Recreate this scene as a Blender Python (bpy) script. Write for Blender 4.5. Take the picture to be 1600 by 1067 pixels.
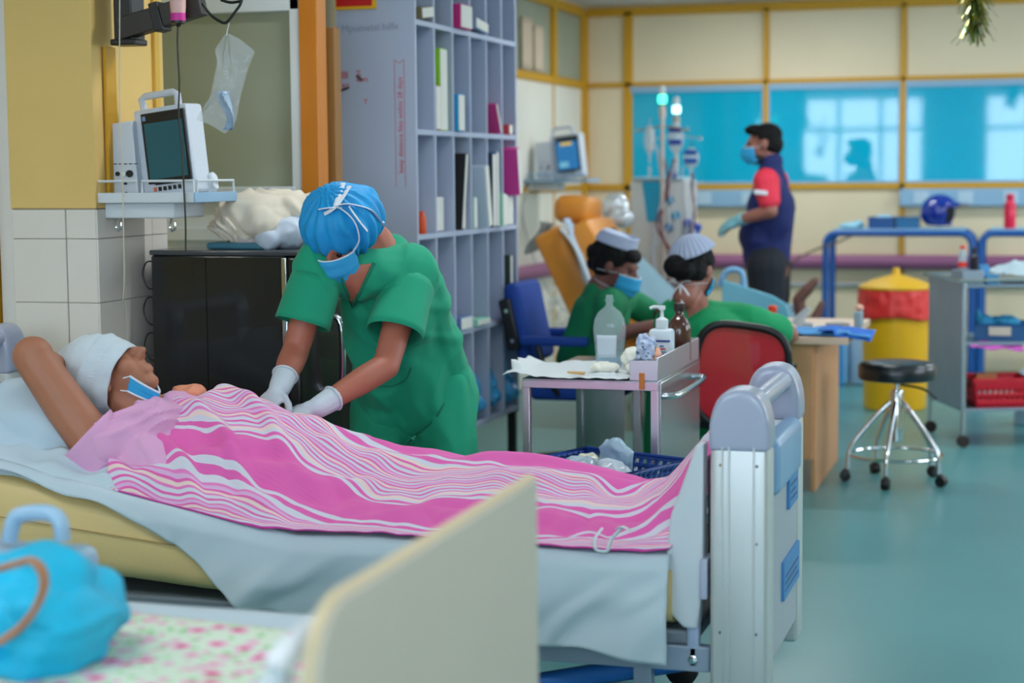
import bpy, bmesh, math, random
import numpy as np
from mathutils import Vector, Matrix, Euler, Quaternion, noise
V = Vector
R = math.radians
random.seed(7)
for o in list(bpy.data.objects): bpy.data.objects.remove(o)
SC = bpy.context.scene
COL = SC.collection

# ---------------------------------------------------------------- camera, world, lights, exposure
cam_d = bpy.data.cameras.new('camera'); cam = bpy.data.objects.new('camera', cam_d); COL.objects.link(cam)
cam_d.sensor_width = 36.0; cam_d.lens = 36.0 * 2800 / 1600; cam_d.clip_start = .05; cam_d.clip_end = 100
YAW, PITCH, ROLL = 0.28820, 0.09418, 0.0085
cam.matrix_world = Matrix.Translation((0, 0, 1.55)) @ Matrix.Rotation(YAW, 4, 'Z') @ Matrix.Rotation(math.pi/2 - PITCH, 4, 'X') @ Matrix.Rotation(-ROLL, 4, 'Z')
cam_d.dof.use_dof = True; cam_d.dof.focus_distance = 5.7; cam_d.dof.aperture_fstop = 2.0
SC.camera = cam
vs = SC.view_settings
vs.view_transform = 'Standard'; vs.look = 'None'; vs.gamma = 1; vs.use_curve_mapping = False
vs.exposure = -0.36
w = bpy.data.worlds.new('daylight'); SC.world = w; w.use_nodes = True
w.node_tree.nodes['Background'].inputs[0].default_value = (.62, .8, 1, 1)
w.node_tree.nodes['Background'].inputs[1].default_value = 3.0

def area(name, loc, rot, sx, sy, power, col=(1, 1, 1)):
    l = bpy.data.lights.new(name, 'AREA'); l.shape = 'RECTANGLE'; l.size = sx; l.size_y = sy; l.energy = power; l.color = col
    o = bpy.data.objects.new(name, l); COL.objects.link(o); o.location = loc; o.rotation_euler = rot
    return o
# daylight comes in through the windows (built below) behind the camera and in the right wall
cy = SC.cycles; cy.max_bounces = 7; cy.diffuse_bounces = 4; cy.glossy_bounces = 3; cy.transmission_bounces = 4; cy.transparent_max_bounces = 10; cy.caustics_reflective = False; cy.caustics_refractive = False; cy.use_adaptive_sampling = True; cy.adaptive_threshold = .02
LAMPS = [(-4.3, 3.3), (-2.2, 2.2), (.6, 2.2), (-1.6, 6.0), (1.2, 6.0), (-1.4, 9.6), (1.4, 9.6), (-1.9, 12.6), (1.2, 12.6)]  # the first one is an added fill that brightens the pier's front
LAMP_W = 28; LAMP_FAR = 34

# ---------------------------------------------------------------- materials
def lin(c):
    return tuple(((x/255)/12.92 if x/255 <= .04045 else ((x/255+.055)/1.055)**2.4) for x in c) + (1,)
_M = {}
def mat(name, rgb, rough=.6, metal=0, var=0, vs=6, bump=0, bs=60, spec=.5, trans=0, alpha=1, emit=0, sheen=0, coat=0, ior=1.5, stretch=(1, 1, 1), hue2=None):
    if name in _M: return _M[name]
    m = bpy.data.materials.new(name); m.use_nodes = True; nt = m.node_tree; b = nt.nodes['Principled BSDF']
    c = lin(rgb); I = b.inputs
    I['Base Color'].default_value = c; I['Roughness'].default_value = rough; I['Metallic'].default_value = metal
    I['Specular IOR Level'].default_value = spec; I['IOR'].default_value = ior; I['Transmission Weight'].default_value = trans
    I['Alpha'].default_value = alpha; I['Coat Weight'].default_value = coat; I['Sheen Weight'].default_value = sheen
    if emit: I['Emission Color'].default_value = c; I['Emission Strength'].default_value = emit
    if var or bump or hue2:
        tc = nt.nodes.new('ShaderNodeTexCoord'); mp = nt.nodes.new('ShaderNodeMapping'); mp.inputs['Scale'].default_value = stretch
        nt.links.new(tc.outputs['Object'], mp.inputs['Vector'])
    if var or hue2:
        n = nt.nodes.new('ShaderNodeTexNoise'); n.inputs['Scale'].default_value = vs; n.inputs['Detail'].default_value = 4
        nt.links.new(mp.outputs[0], n.inputs['Vector'])
        mx = nt.nodes.new('ShaderNodeMix'); mx.data_type = 'RGBA'
        d = lin(hue2) if hue2 else tuple(max(0, x*(1-var*2)) for x in c[:3]) + (1,)
        mx.inputs[6].default_value = c; mx.inputs[7].default_value = d
        rp = nt.nodes.new('ShaderNodeMapRange'); rp.inputs[1].default_value = .35; rp.inputs[2].default_value = .7
        nt.links.new(n.outputs[0], rp.inputs[0]); nt.links.new(rp.outputs[0], mx.inputs[0]); nt.links.new(mx.outputs[2], I['Base Color'])
    if bump:
        n2 = nt.nodes.new('ShaderNodeTexNoise'); n2.inputs['Scale'].default_value = bs; n2.inputs['Detail'].default_value = 3
        nt.links.new(mp.outputs[0], n2.inputs['Vector'])
        bp = nt.nodes.new('ShaderNodeBump'); bp.inputs['Strength'].default_value = bump; bp.inputs['Distance'].default_value = .01
        nt.links.new(n2.outputs[0], bp.inputs['Height']); nt.links.new(bp.outputs[0], I['Normal'])
    _M[name] = m
    return m

# ---------------------------------------------------------------- mesh building
ORG = {}
def frame_of(d, up=V((0, 0, 1))):
    d = V(d).normalized(); u = V(up)
    if abs(d.dot(u)) > .98: u = V((0, 1, 0))
    x = u.cross(d).normalized(); y = d.cross(x)
    return Matrix((x, y, d)).transposed()
def smooth_path(pts, k=6):
    P = [V(p) for p in pts]; out = []
    for i in range(len(P)-1):
        a, b, c, d = P[max(i-1, 0)], P[i], P[i+1], P[min(i+2, len(P)-1)]
        for j in range(k):
            t = j/k
            out.append(.5*((2*b)+(-a+c)*t+(2*a-5*b+4*c-d)*t*t+(-a+3*b-3*c+d)*t**3))
    return out + [P[-1]]
class MB:
    def __init__(s): s.bm = bmesh.new(); s.boxy = True
    def _f(s, vs):
        try: s.bm.faces.new(vs)
        except ValueError: pass
    def box(s, lo, hi, bev=0, rot=None, seg=2):
        t = bmesh.new(); bmesh.ops.create_cube(t, size=1)
        lo, hi = V(lo), V(hi); c = (lo+hi)/2; d = hi-lo
        for v in t.verts: v.co = V((v.co.x*d.x, v.co.y*d.y, v.co.z*d.z))
        if bev: bmesh.ops.bevel(t, geom=t.edges[:], offset=bev, segments=seg, profile=.5, affect='EDGES')
        m = Matrix.Translation(c)
        if rot is not None: m = m @ rot.to_4x4()
        s.add(t, m); return s
    def add(s, t, m=None):
        mp = {}
        for v in t.verts: mp[v] = s.bm.verts.new(m @ v.co if m is not None else v.co)
        for f in t.faces: s._f([mp[v] for v in f.verts])
        t.free()
    def tube(s, pts, r, n=10, closed=False, sm=0, flat=1):
        s.boxy = False; P = smooth_path(pts, sm) if sm else [V(p) for p in pts]
        rr = r if isinstance(r, (list, tuple)) else None
        rings = []; N = len(P); prev = None
        for i, p in enumerate(P):
            d = (P[(i+1) % N]-P[i-1]) if closed else (P[min(i+1, N-1)]-P[max(i-1, 0)])
            if d.length < 1e-9: d = V((0, 0, 1))
            d.normalize()
            if prev is None: x = frame_of(d).col[0].copy()
            else:
                x = prev-d*prev.dot(d)
                x = x.normalized() if x.length > 1e-6 else frame_of(d).col[0].copy()
            prev = x; y = d.cross(x)
            q = (rr[0]+(rr[-1]-rr[0])*i/(N-1)) if rr else r
            rings.append([s.bm.verts.new(p+x*math.cos(a)*q+y*math.sin(a)*q*flat) for a in [2*math.pi*k/n for k in range(n)]])
        for i in range(N if closed else N-1):
            a, b = rings[i], rings[(i+1) % N]
            for k in range(n): s._f([a[k], a[(k+1) % n], b[(k+1) % n], b[k]])
        if not closed: s._f(rings[0][::-1]); s._f(rings[-1])
        return s
    def lathe(s, prof, c=(0, 0, 0), n=24, axis=(0, 0, 1), sx=1, sy=1):
        s.boxy = False; F = frame_of(axis); c = V(c); rings = []
        for (r, z) in prof:
            rings.append([s.bm.verts.new(c+F @ V((math.cos(a)*max(r, 1e-4)*sx, math.sin(a)*max(r, 1e-4)*sy, z))) for a in [2*math.pi*k/n for k in range(n)]])
        for a, b in zip(rings, rings[1:]):
            for k in range(n): s._f([a[k], a[(k+1) % n], b[(k+1) % n], b[k]])
        s._f(rings[0][::-1]); s._f(rings[-1]); return s
    def cyl(s, a, b, r, n=14): return s.tube([a, b], r, n)
    def ell(s, c, r, rot=None, n=14, m=9):
        s.boxy = False; c = V(c); rot = rot if rot is not None else Matrix.Identity(3); rings = []
        for j in range(m+1):
            t = -math.pi/2+math.pi*j/m; z = math.sin(t); q = max(math.cos(t), 1e-3)
            rings.append([s.bm.verts.new(c+rot @ V((math.cos(a)*q*r[0], math.sin(a)*q*r[1], z*r[2]))) for a in [2*math.pi*k/n for k in range(n)]])
        for a, b in zip(rings, rings[1:]):
            for k in range(n): s._f([a[k], a[(k+1) % n], b[(k+1) % n], b[k]])
        s._f(rings[0][::-1]); s._f(rings[-1]); return s
    def cap(s, a, ra, b, rb, n=12):
        a, b = V(a), V(b); d = (b-a); L = d.length
        if L < 1e-6: return s.ell(a, (ra,)*3)
        F = frame_of(d); rings = []; prof = []
        for j in range(5):
            t = math.pi/2*(1-j/4); prof.append((ra*math.cos(t), -ra*math.sin(t)))
        for j in range(5):
            t = math.pi/2*j/4; prof.append((rb*math.cos(t), L+rb*math.sin(t)))
        return s.lathe(prof, a, n, d)
    def chain(s, pts):
        for (a, ra), (b, rb) in zip(pts, pts[1:]): s.cap(a, ra, b, rb)
        return s
    def prism(s, poly, h, m=None, bev=0):
        t = bmesh.new(); vs_ = [t.verts.new((x, y, 0)) for x, y in poly]; f = t.faces.new(vs_)
        e = bmesh.ops.extrude_face_region(t, geom=[f])
        for v in e['geom']:
            if isinstance(v, bmesh.types.BMVert): v.co.z += h
        bmesh.ops.recalc_face_normals(t, faces=t.faces[:])
        if bev: bmesh.ops.bevel(t, geom=t.edges[:], offset=bev, segments=2, profile=.5, affect='EDGES')
        s.add(t, m); return s
    def grid(s, fn, nu, nv, uv=None, closed_u=False):
        s.boxy = False; g = [[s.bm.verts.new(fn(i/nu, j/nv)) for j in range(nv+1)] for i in range(nu+(0 if closed_u else 1))]
        L = s.bm.loops.layers.uv.verify() if uv else None
        for i in range(nu):
            for j in range(nv):
                i2 = (i+1) % len(g)
                f = s.bm.faces.new([g[i][j], g[i2][j], g[i2][j+1], g[i][j+1]])
                if uv:
                    for lp, (a, b) in zip(f.loops, [(i, j), (i+1, j), (i+1, j+1), (i, j+1)]): lp[L].uv = uv(a/nu, b/nv)
        return s
    def mesh(s, name, normals=True):
        if normals: bmesh.ops.recalc_face_normals(s.bm, faces=s.bm.faces[:])
        me = bpy.data.meshes.new(name); s.bm.to_mesh(me); s.bm.free(); return me
    def build(s, name, m, parent=None, smooth=True, thick=0, angle=38, normals=True, off=0, subsurf=0):
        if s.boxy: angle = 22
        return put(name, s.mesh(name, normals), m, parent, smooth, thick, angle, off, subsurf)
def put(name, me, m, parent=None, smooth=True, thick=0, angle=38, off=0, subsurf=0):
    ob = bpy.data.objects.new(name, me); COL.objects.link(ob)
    if parent is not None:
        o = ORG[parent.name]; ob.parent = parent; ORG[ob.name] = o
    else:
        co = np.empty(len(me.vertices)*3); me.vertices.foreach_get('co', co); co = co.reshape(-1, 3)
        o = V(((co[:, 0].min()+co[:, 0].max())/2, (co[:, 1].min()+co[:, 1].max())/2, co[:, 2].min()))
        ob.location = o; ORG[ob.name] = o
    me.transform(Matrix.Translation(-o))
    me.materials.append(m)
    if smooth:
        me.polygons.foreach_set('use_smooth', [True]*len(me.polygons)); me.set_sharp_from_angle(angle=R(angle))
    if thick:
        md = ob.modifiers.new('thickness', 'SOLIDIFY'); md.thickness = thick; md.offset = off
    if subsurf:
        md = ob.modifiers.new('round', 'SUBSURF'); md.levels = subsurf; md.render_levels = subsurf
    return ob
def tag(o, label, cat, group=None):
    o['label'] = label; o['category'] = cat
    if group: o['group'] = group
    return o
def thing(name, label, cat, loc, group=None):
    o = bpy.data.objects.new(name, None); COL.objects.link(o); o.location = loc; ORG[o.name] = V(loc); o.empty_display_size = .1
    return tag(o, label, cat, group)
def struct(o): o['kind'] = 'structure'; return o
def clone(root, loc, label, rotz=None):
    r = root.copy(); COL.objects.link(r); r.location = loc; r['label'] = label
    if rotz is not None: r.rotation_euler = (0, 0, rotz)
    for ch in list(root.children):
        c = ch.copy(); COL.objects.link(c); c.parent = r
        for g in ch.children:
            d = g.copy(); COL.objects.link(d); d.parent = c
    return r
def remesh(mb, voxel=.008, sm=8, fac=.5, fold=None):
    me = mb.mesh('tmp'); ob = bpy.data.objects.new('tmp', me); COL.objects.link(ob)
    r = ob.modifiers.new('r', 'REMESH'); r.mode = 'VOXEL'; r.voxel_size = voxel
    if sm: q = ob.modifiers.new('s', 'SMOOTH'); q.iterations = sm; q.factor = fac
    bpy.context.view_layer.update(); dg = bpy.context.evaluated_depsgraph_get()
    out = bpy.data.meshes.new_from_object(ob.evaluated_get(dg)); bpy.data.objects.remove(ob); bpy.data.meshes.remove(me)
    if fold:
        n = len(out.vertices); co = np.empty(n*3, 'f'); no = np.empty(n*3, 'f')
        out.vertices.foreach_get('co', co); out.vertex_normals.foreach_get('vector', no); co = co.reshape(-1, 3); no = no.reshape(-1, 3)
        d = np.array([fold(V(p)) for p in co.tolist()], 'f'); out.vertices.foreach_set('co', (co+no*d[:, None]).ravel()); out.update()
    return out
def wr(amp, sx, sy, sz, seed=0, ridge=True):
    def f(p):
        n = noise.noise(V((p[0]*sx+seed, p[1]*sy+seed*.7, p[2]*sz-seed)))
        n2 = noise.noise(V((p[0]*sx*2.1-seed, p[1]*sy*2.1, p[2]*sz*2.1+seed)))
        return amp*((1-2*abs(n)*1.6) if ridge else n*1.4)*.6+amp*.35*n2
    return f
def lerp_table(T, x):
    if x <= T[0][0]: return T[0][1]
    for (a, p), (b, q) in zip(T, T[1:]):
        if x <= b: t = (x-a)/(b-a); return p+(q-p)*t
    return T[-1][1]
def text(name, s, size, m, parent, org, xd, yd, thick=.0004):
    cu = bpy.data.curves.new('t', 'FONT'); cu.body = s; cu.size = size; cu.extrude = thick; cu.resolution_u = 2
    ob = bpy.data.objects.new('t', cu); COL.objects.link(ob); bpy.context.view_layer.update()
    me = bpy.data.meshes.new_from_object(ob.evaluated_get(bpy.context.evaluated_depsgraph_get())); bpy.data.objects.remove(ob)
    xd, yd = V(xd).normalized(), V(yd).normalized(); z = xd.cross(yd)
    M4 = Matrix.Translation(V(org)) @ Matrix((xd, yd, z)).transposed().to_4x4(); me.transform(M4)
    return put(name, me, m, parent, smooth=False)

# ---------------------------------------------------------------- the room
m_floor = mat('floor_vinyl', (88, 150, 152), .3, var=.06, vs=1.3, bump=.03, bs=40)
m_ceil = mat('ceiling_paint', (225, 228, 230), .8)
m_wall = mat('wall_cream', (232, 214, 176), .75, var=.02)
m_panel = mat('laminate_panel', (232, 216, 182), .55, var=.03, vs=1.5)
m_panel_lit = mat('laminate_lit', (238, 232, 218), .45, var=.02, vs=1.5)  # panel laminate with the daylight from the right put into its colour
m_trim = mat('yellow_trim', (206, 152, 20), .5)
m_orange = mat('orange_wood', (206, 122, 18), .45, var=.05, vs=3, stretch=(6, 6, .6))
m_yellow = mat('yellow_paint', (236, 198, 120), .7, var=.04, vs=2.2)
m_tile = mat('glazed_tile', (232, 224, 214), .25, var=.02, vs=1.2)
m_grout = mat('grout', (176, 168, 158), .8)
m_white = mat('white_paint', (216, 222, 226), .5)
m_frost = mat('frosted_glass', (160, 166, 146), .35, var=.07, vs=1.2, spec=.4)
m_glassb = mat('blue_film_glass', (6, 178, 214), .035, ior=1.6, spec=.45, var=.05, vs=.8)
m_purple = mat('mauve_vinyl', (152, 92, 132), .45)
m_service = mat('service_panel_blue', (140, 178, 206), .45)
m_steel = mat('stainless', (188, 194, 198), .26, metal=.95, var=.05, vs=9, bump=.02, bs=30)
m_chrome = mat('chrome', (214, 218, 222), .1, metal=1)
m_black = mat('black_plastic', (16, 17, 20), .4)
m_daylight = mat('daylit_pane', (214, 232, 250), .4, emit=15)
m_daylight2 = mat('daylit_pane_side', (226, 236, 250), .4, emit=9)

b = MB(); b.box((-6.6, -3.1, -.12), (3.6, 14.2, 0)); struct(b.build('floor', m_floor, smooth=False))
b = MB(); b.box((-6.6, -3.1, 2.86), (3.6, 14.2, 2.98)); struct(b.build('ceiling', m_ceil, smooth=False))

def bar(parent, lo, hi, m=m_trim, name='trim_strip', bev=.004):
    o = MB(); o.box(lo, hi, bev); return o.build(name, m, parent)

# back wall: laminate panels in yellow strips, a row of blue film windows
b = MB(); b.box((-3.75, 14.0, 0), (3.6, 14.14, 2.86)); wb = struct(b.build('wall_back', m_wall, smooth=False))
XS = [-3.54, -3.165, -2.075, -1.035, .005, 1.045, 2.085, 3.5]
for i in range(len(XS)-1):
    x0, x1 = XS[i]+.022, XS[i+1]-.022
    for (z0, z1) in [(2.245, 2.775), (.02, 1.40)] + ([(1.445, 2.215)] if i in (0, 5, 6) else []):
        p = MB(); p.box((x0, 13.982, z0), (x1, 14.0, z1), .004); p.build('panel', m_panel, wb)
for i, x in enumerate(XS):
    wdt = [.05, .035, .02, .02, .02, .02, .02, .03][i]
    bar(wb, (x-wdt, 13.955, 1.40), (x+wdt, 14.0, 2.80)); bar(wb, (x-.014, 13.962, 0), (x+.014, 14.0, 1.40))
for z, h in ((2.80, .035), (2.23, .018), (1.422, .022)):
    bar(wb, (-3.5, 13.955, z-h), (3.5, 14.0, z+h))
for i in range(1, 5):
    x0, x1 = XS[i]+.02, XS[i+1]-.02
    t = MB(); t.box((x0, 13.972, 1.445), (x1, 13.99, 2.212)); win = struct(t.build('window_%d' % i, m_glassb, smooth=False))
    t = MB()
    for lo, hi in (((x0, 13.962, 1.445), (x1, 13.99, 1.462)), ((x0, 13.95, 2.165), (x1, 13.99, 2.212)), ((x0, 13.962, 1.46), (x0+.012, 13.99, 2.17)), ((x1-.012, 13.962, 1.46), (x1, 13.99, 2.17))):
        t.box(lo, hi)
    t.build('window_frame', m_service, win, smooth=False)
# mauve crash rail with brackets, pipe rail and the pale service ducts
def rail(pts, n):
    t = MB(); t.tube(pts, .056, 14); struct(t.build('trim_%d' % n, m_purple))
rail([(-3.47, 13.93, .842), (3.4, 13.93, .842)], 1); rail([(-3.47, 9.3, .842), (-3.47, 13.93, .842)], 2)
t = MB(); t.tube([(-3.4, 13.96, .665), (3.4, 13.96, .665)], .014, 10); struct(t.build('trim_3', mat('grey_rail', (170, 176, 180), .4)))
for k, (x0, x1) in enumerate([(-2.72, -2.02), (-1.05, .25)]):
    d = thing('service_duct', ['short pale blue service duct on the back wall behind the drip poles', 'long pale blue service duct on the back wall behind the helmet'][k], 'wall duct', ((x0+x1)/2, 13.9, 1.262))
    t = MB(); t.box((x0, 13.90, 1.265), (x1, 13.981, 1.40), .012); t.build('duct_body', m_service, d)
    n = 2 if k == 0 else 4
    for j in range(n):
        xc = x0+(x1-x0)*(j+.5)/n
        t = MB(); t.box((xc-.055, 13.893, 1.285), (xc+.055, 13.905, 1.38), .004); t.build('socket_plate', mat('socket_white', (178, 204, 220), .4), d)

# far left wall with panels coloured as daylit and a high inner window
b = MB(); b.box((-3.68, 7.3, 0), (-3.54, 14.0, 2.86)); wl = struct(b.build('wall_left', m_wall, smooth=False))
YS = [9.2, 11.25, 13.02, 13.96]
for i in range(3):
    for (z0, z1) in [(.02, 1.40), (1.445, 2.2)]:
        p = MB(); p.box((-3.54, YS[i]+.015, z0), (-3.522, YS[i+1]-.015, z1), .004); p.build('panel', m_panel_lit, wl)
    q = MB(); q.box((-3.54, YS[i]+.07, 2.27), (-3.528, YS[i+1]-.07, 2.76), .002); q.build('pane', m_frost, wl)
for y in YS[:3]: bar(wl, (-3.54, y-.014, 0), (-3.515, y+.014, 2.2)); bar(wl, (-3.54, y-.05, 2.24), (-3.50, y+.05, 2.8))
bar(wl, (-3.54, 13.86, 0), (-3.50, 13.955, 2.8))
for z, h in ((2.80, .035), (2.23, .03), (1.422, .018)): bar(wl, (-3.54, 9.2, z-h), (-3.505, 13.9, z+h))
for k in range(2):
    f = MB()
    y0 = 12.15+k*.3
    f.grid(lambda u, v: V((-3.515+.012*math.sin(u*22+k), y0+u*.26, 2.27+v*(.36-.03*k))), 24, 6)
    tag(f.build('rolled_chart', mat('paper_cream', (214, 194, 168), .8), thick=.004), ['cream rolled paper sheet leaning in the high window, nearer the shelf', 'cream rolled paper sheet leaning in the high window, nearer the corner'][k], 'paper')

# tiled pier on the left, yellow paint above
b = MB(); b.box((-3.503, 5.61, 0), (-3.178, 6.12, 2.86)); pier = struct(b.build('wall_pier', m_grout, smooth=False))
b = MB(); b.box((-3.51, 5.6, 1.436), (-3.17, 6.13, 2.86), .004); b.build('painted_plaster', m_yellow, pier)
ZT = [0, .205, .43, .655, .88, 1.105, 1.33, 1.433]
for z0, z1 in zip(ZT, ZT[1:]):
    for x0, x1 in ((-3.505, -3.292), (-3.290, -3.172)):
        t = MB(); t.box((x0+.0012, 5.60, z0+.0012), (x1-.0012, 5.612, z1-.0012), .0015, seg=1); t.build('tile', m_tile, pier)
    for y0, y1 in ((5.603, 5.79), (5.79, 6.005), (6.005, 6.125)):
        t = MB(); t.box((-3.18, y0+.0012, z0+.0012), (-3.168, y1-.0012, z1-.0012), .0015, seg=1); t.build('tile', m_tile, pier)
t = MB(); t.box((-3.57, 5.62, 0), (-3.512, 5.72, 2.86), .004); struct(t.build('trim_4', mat('white_corner', (226, 222, 214), .5)))
t = MB(); t.box((-3.66, 5.56, 0), (-3.575, 5.72, 2.86), .004); struct(t.build('trim_5', m_trim))
b = MB(); b.box((-6.6, 5.8, 0), (-3.52, 5.92, 2.86)); struct(b.build('wall_far_side', m_yellow, smooth=False))
t = MB(); t.box((-3.166,5.669,1.425), (-3.152, 5.74, 2.0), .003); struct(t.build('trim_6', m_trim))
t = MB(); t.box((-3.17, 6.04, 1.45), (-3.155, 6.075, 2.86), .003); struct(t.build('trim_7', mat('yellow_pale_strip', (222, 176, 70), .5)))

# partition with the frosted window, white frame and orange post
b = MB(); b.box((-3.7, 6.72, 0), (-2.86, 6.82, 1.48)); b.box((-3.7, 6.72, 2.23), (-2.86, 6.82, 2.86)); wp = struct(b.build('wall_partition', m_white, smooth=False))
t = MB(); t.box((-3.7, 6.75, 1.45), (-2.89, 6.765, 2.25)); w5 = struct(t.build('window_5', m_frost, smooth=False))
t = MB()
for lo, hi in (((-3.7, 6.70, 2.20), (-2.86, 6.8, 2.34)), ((-2.905, 6.70, 1.3), (-2.86, 6.8, 2.25)), ((-3.7, 6.69, 1.44), (-2.89, 6.8, 1.50)), ((-3.5, 6.685, 1.28), (-2.89, 6.72, 1.335))): t.box(lo, hi, .006)
t.build('window_frame', m_white, w5)
b = MB(); b.box((-2.86, 6.69, 0), (-2.782, 6.79, 2.86), .004); struct(b.build('trim_8', m_orange))
b = MB(); b.box((-3.7, 6.83, 0), (-2.765, 6.9, 2.14), .003); struct(b.build('trim_9', mat('brown_board', (150, 104, 48), .6)))
b = MB(); b.box((-3.70, 7.06, 0), (-3.0, 7.14, 2.86)); struct(b.build('wall_inner', m_wall, smooth=False))

# walls that close the ward behind and beside the viewer, with their daylit windows
def win_wall(name, horiz, pos, lo, hi, wins, thick):
    b = MB(); cur = lo
    def bx(a, c, z0, z1):
        if horiz: b.box((a, pos-thick, z0), (c, pos, z1))
        else: b.box((pos, a, z0), (pos+thick, c, z1))
    for (a, c) in wins:
        bx(cur, a, 0, 2.86); bx(a, c, 0, 1.22); bx(a, c, 2.78, 2.86); cur = c
    bx(cur, hi, 0, 2.86)
    return struct(b.build(name, m_wall, smooth=False))
win_wall('wall_rear', True, -2.95, -6.6, 3.6, [(-4.05, -1.95), (-.95, 1.15), (1.9, 3.1)], .12)
win_wall('wall_right', False, 3.45, -2.95, 14.1, [(6.6, 9.0), (10.4, 12.8)], .12)
b = MB(); b.box((-6.7, -3.1, 0), (-6.6, 5.9, 2.86)); struct(b.build('wall_left_rear', m_yellow, smooth=False))
n = 6
for (a, c) in [(-4.05, -1.95), (-.95, 1.15), (1.9, 3.1)]:
    t = MB(); t.box((a, -3.04, 1.22), (c, -3.02, 2.78)); wn = struct(t.build('window_%d' % n, m_daylight, smooth=False)); n += 1
    t = MB()
    for x in np.linspace(a, c, 4): t.box((x-.035, -3.02, 1.22), (x+.035, -2.955, 2.78))
    for z in (1.24, 2.22, 2.76): t.box((a, -3.02, z-.035), (c, -2.957, z+.035))
    t.build('mullion_frame', m_white, wn, smooth=False)
for (a, c) in [(6.6, 9.0), (10.4, 12.8)]:
    t = MB(); t.box((3.52, a, 1.22), (3.54, c, 2.78)); wn = struct(t.build('window_%d' % n, m_daylight2, smooth=False)); n += 1
    t = MB()
    for y in np.linspace(a, c, 4): t.box((3.46, y-.035, 1.22), (3.52, y+.035, 2.78))
    for z in (1.24, 2.22, 2.76): t.box((3.462, a, z-.035), (3.52, c, z+.035))
    t.build('mullion_frame', m_white, wn, smooth=False)
# ceiling battens with tubes, one of them an added fill by the pier
for i, (x, y) in enumerate(LAMPS):
    d = thing('ceiling_light', 'white fluorescent batten on the ceiling over the ward', 'ceiling light', (x, y, 2.80), 'fluorescent ceiling battens')
    t = MB(); t.box((x-.62, y-.05, 2.80), (x+.62, y+.05, 2.86), .008); t.build('batten', m_white, d)
    a = area('tube_light', (x, y, 2.79), (0, 0, 0), 1.2, .06, LAMP_FAR if y > 9 else LAMP_W, (.94, .98, 1)); a.parent = d; a.location = (0, 0, -.01)

# ---------------------------------------------------------------- pigeonhole file rack
m_rack = mat('rack_grey', (176, 186, 208), .5, var=.03, vs=2)
m_rackin = m_rack
m_red = mat('red_print', (196, 40, 56), .6)
rack = thing('file_rack', 'tall grey pigeonhole file rack with six columns of upright slots', 'file rack', (-2.8, 8.18, .3))
XF, XB, Y0, Y1 = -2.62, -2.985, 7.40, 8.96
t = MB(); t.box((XB, Y0, .30), (XF, Y0+.02, 2.74), .002); t.build('side_panel', m_rack, rack)
t = MB(); t.box((XB, Y1-.02, .30), (XF, Y1, 2.74), .002); t.build('side_panel', m_rack, rack)
t = MB(); t.box((XB, Y0+.02, .30), (XB+.012, Y1-.02, 2.74)); t.build('back_panel', m_rack, rack, smooth=False)
ZR = [.325, .797, 1.268, 1.728, 2.203, 2.70]
for z in ZR:
    t = MB(); t.box((XB+.012, Y0+.02, z-.012), (XF-.002, Y1-.02, z+.012), .002); t.build('shelf_board', m_rack, rack)
DY = (Y1-Y0)/6
for j in range(1, 6):
    for z0, z1 in zip(ZR, ZR[1:]):
        t = MB(); t.box((XB+.012, Y0+j*DY-.009, z0+.012), (XF, Y0+j*DY+.009, z1-.012), .002); t.build('divider', m_rack, rack)
for x in (XB+.03, XF-.03):
    for y in (Y0+.03, Y1-.03):
        t = MB(); t.box((x-.02, y-.02, 0), (x+.02, y+.02, .30)); t.build('leg', m_black, rack, smooth=False)
# marks on the rack's side: red and yellow notice, stencilled strip, scribbles
t = MB(); t.box((-2.985, 7.390, 2.262), (-2.795, 7.4, 2.75), .001); nb = t.build('notice_border', mat('notice_yellow', (240, 184, 20), .5), rack)
t = MB(); t.box((-2.978, 7.387, 2.275), (-2.812, 7.391, 2.75), .001); t.build('notice_face', mat('notice_red', (206, 16, 24), .5), rack)
fx, fz = -2.694, 1.49
text('stencil_text', 'keep distance files within 28 days', .031, m_red, rack, (fx+.012, 7.399, fz+.06), (0, 0, 1), (-1, 0, 0))
t = MB()
for dx in (-.022, .022): t.box((fx+dx-.001, 7.3985, fz), (fx+dx+.001, 7.3995, fz+.55))
t.tube([(fx-.022, 7.399, fz+.55), (fx, 7.399, fz+.535), (fx+.022, 7.399, fz+.55)], .0012, 5)
t.build('stencil_border', m_red, rack, smooth=False)
for (x, z, s, a) in [(-2.895, 2.0, 'HIV', 0), (-2.965, 1.965, 'III', 0), (-2.965, 1.92, 'XS', 0), (-2.865, 1.95, 'm', 0), (-2.862, 1.852, 'Y', 0)]:
    text('red_mark', s, .034 if s != 'III' else .045, m_red, rack, (x, 7.3985, z), (0, 0, -1) if s == 'HIV' else (1, 0, 0), (1, 0, 0) if s == 'HIV' else (0, 0, 1))
text('pencil_scribble', 'Mpumetsi hilfe', .045, mat('pencil_grey', (140, 150, 170), .7), rack, (-2.96, 7.3985, 2.165), (1, 0, .02), (-.02, 0, 1))
for a, b_ in (((-2.985, 7.395, 1.905), (-2.93, 7.395, 1.925)), ((-2.89, 7.395, 1.975), (-2.865, 7.395, 1.955))):
    t = MB(); t.tube([a, b_], .004, 6); t.build('dark_scratch', m_black, rack)

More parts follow.
